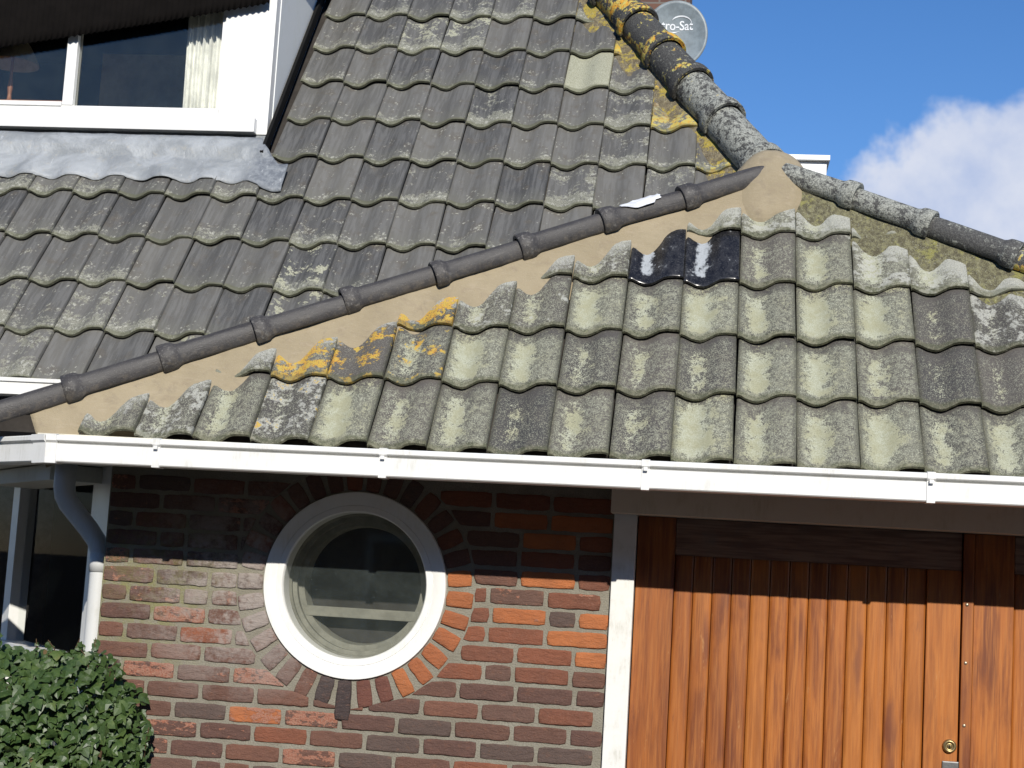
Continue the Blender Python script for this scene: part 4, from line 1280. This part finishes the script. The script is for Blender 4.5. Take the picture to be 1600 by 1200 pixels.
def hedge_top(x): return H - .385 - .03 * nz(x * 6, 2) - max(0, (x + 2.20)) * 1.1 - max(0, x + 2.06) * 5
def hedge_front(x, z): return 5.42 + .07 * nz(x * 4, z * 4, 7) + max(0, x + 2.25) * .9 + .12 * max(0, (z - (hedge_top(x) - .12)) / .12)


big = bmesh.new(); cnt = 0; cand = []
for k in range(7600):
    x = rnd.uniform(-3.3, -1.985); zt = hedge_top(x)
    deep = rnd.random() ** 1.6
    z = rnd.uniform(H - .95, zt + .015) if k < 6400 else rnd.uniform(.05, H - .9)
    y = hedge_front(x, z) + deep * .30
    if y > 5.86: continue
    nrm = Vector((rnd.gauss(.05, .45), -1 + rnd.gauss(0, .35), .55 + rnd.gauss(0, .45))).normalized()
    up = Vector((rnd.gauss(0, .7), 0, -1 + rnd.gauss(0, .5)))
    s = rnd.choice([.020, .025, .03, .035, .04, .046, .054]) * rnd.uniform(.85, 1.15)
    t = (up - nrm * up.dot(nrm)).normalized(); b = t.cross(nrm)
    m4 = Matrix(((b.x, t.x, nrm.x, x), (b.y, t.y, nrm.y, y), (b.z, t.z, nrm.z, z), (0, 0, 0, 1)))
    if deep < .12 and k < 6400 and cnt < 290 and x > -2.75 and z > H - .85 and s > .034:
        o = link('leaf', rnd.choice(leaf_me), M['leaf'], ivy); cnt += 1
        o.matrix_local = Matrix.Translation(-Vector((-2.6, 5.5, 0))) @ m4 @ Matrix.Scale(s, 4)
    else: leaf_bm(big, m4, s)
# stray shoots over the top
for k in range(16):
    x = rnd.uniform(-2.75, -2.02); zt = hedge_top(x); y = hedge_front(x, zt) + rnd.uniform(.0, .15); lean = rnd.uniform(-.05, .08); hh_ = rnd.uniform(.03, .09)
    pts = [(x + 2.6, y - 5.5, zt - .08), (x + 2.6 + lean * .5, y - 5.5 - .01, zt + hh_ * .5), (x + 2.6 + lean, y - 5.5 - .03, zt + hh_)]
    link('stem', from_bm('stem', tube(pts, [.003, .0025, .0015], 6), True), M['twig'], ivy)
    for q in range(5):
        t_ = .3 + .7 * q / 4; c_ = Vector((x + lean * t_, y - .02 * t_, zt - .02 + hh_ * t_))
        nrm = Vector((rnd.gauss(0, .6), -1, rnd.gauss(.4, .5))).normalized(); up = Vector((rnd.gauss(0, 1), 0, rnd.gauss(0, 1))); tt = (up - nrm * up.dot(nrm)).normalized(); bb = tt.cross(nrm)
        leaf_bm(big, Matrix(((bb.x, tt.x, nrm.x, c_.x), (bb.y, tt.y, nrm.y, c_.y), (bb.z, tt.z, nrm.z, c_.z), (0, 0, 0, 1))), rnd.uniform(.016, .032))
# sprig climbing the board beside the pipe
for k in range(15):
    z = H - .40 + k * .018; q = Vector((bx, by, 0)) + sd * (.13 + .03 * math.sin(k * 1.3)) + sn * .03
    nrm = (sn + Vector((rnd.gauss(0, .3), rnd.gauss(0, .3), .2))).normalized(); t = Vector((rnd.gauss(0, .3), 0, 1)); t = (t - nrm * t.dot(nrm)).normalized(); b = t.cross(nrm)
    leaf_bm(big, Matrix(((b.x, t.x, nrm.x, q.x), (b.y, t.y, nrm.y, q.y), (b.z, t.z, nrm.z, z), (0, 0, 0, 1))), rnd.uniform(.022, .04))
me = from_bm('foliage', big); fo = link('foliage', me, M['leaf'], ivy); fo.location = (2.6, -5.5, 0); fo['kind'] = 'stuff'
for k in range(9):
    x = -3.1 + k * .125; pts = [(x - -2.6 + rnd.uniform(-.05, .05), .12 + rnd.uniform(-.05, .05), z) for z in (0, .3, .7, 1.0, hedge_top(x) - .1)]
    link('stem', from_bm('stem', tube(pts, [.02, .018, .014, .01, .006], 8), True), M['twig'], ivy)

# ------------------------------------------------------------------ unseen house added behind the camera to cut fill light on the wall
nb_ = top('light_blocking_house', 'unseen dark brick house added across the street to block low sky light', 'house', (0, -13, 0))
link('wall', from_bm('wall', box_bm(-20, 20, -5, 4, 0, 6.4)), M['chim'], nb_)
bm = bmesh.new(); pr_ = [(-5.4, 6.3), (-.5, 9.4), (4.4, 6.3), (4.4, 6.1), (-.5, 9.2), (-5.4, 6.1)]
link('roof', from_bm('roof', extrude_x(pr_, -20.3, 20.3)), M['darkroof'], nb_)
for k in range(9):
    x = -15 + k * 3.7
    for z in (.8, 3.3):
        w_ = link('window', from_bm('window', box_bm(x - .6, x + .6, 3.98, 4.03, z, z + 1.4)), M['white'], nb_)
        link('pane', from_bm('pane', box_bm(x - .52, x + .52, 4.031, 4.036, z + .08, z + 1.32)), M['black'], w_)
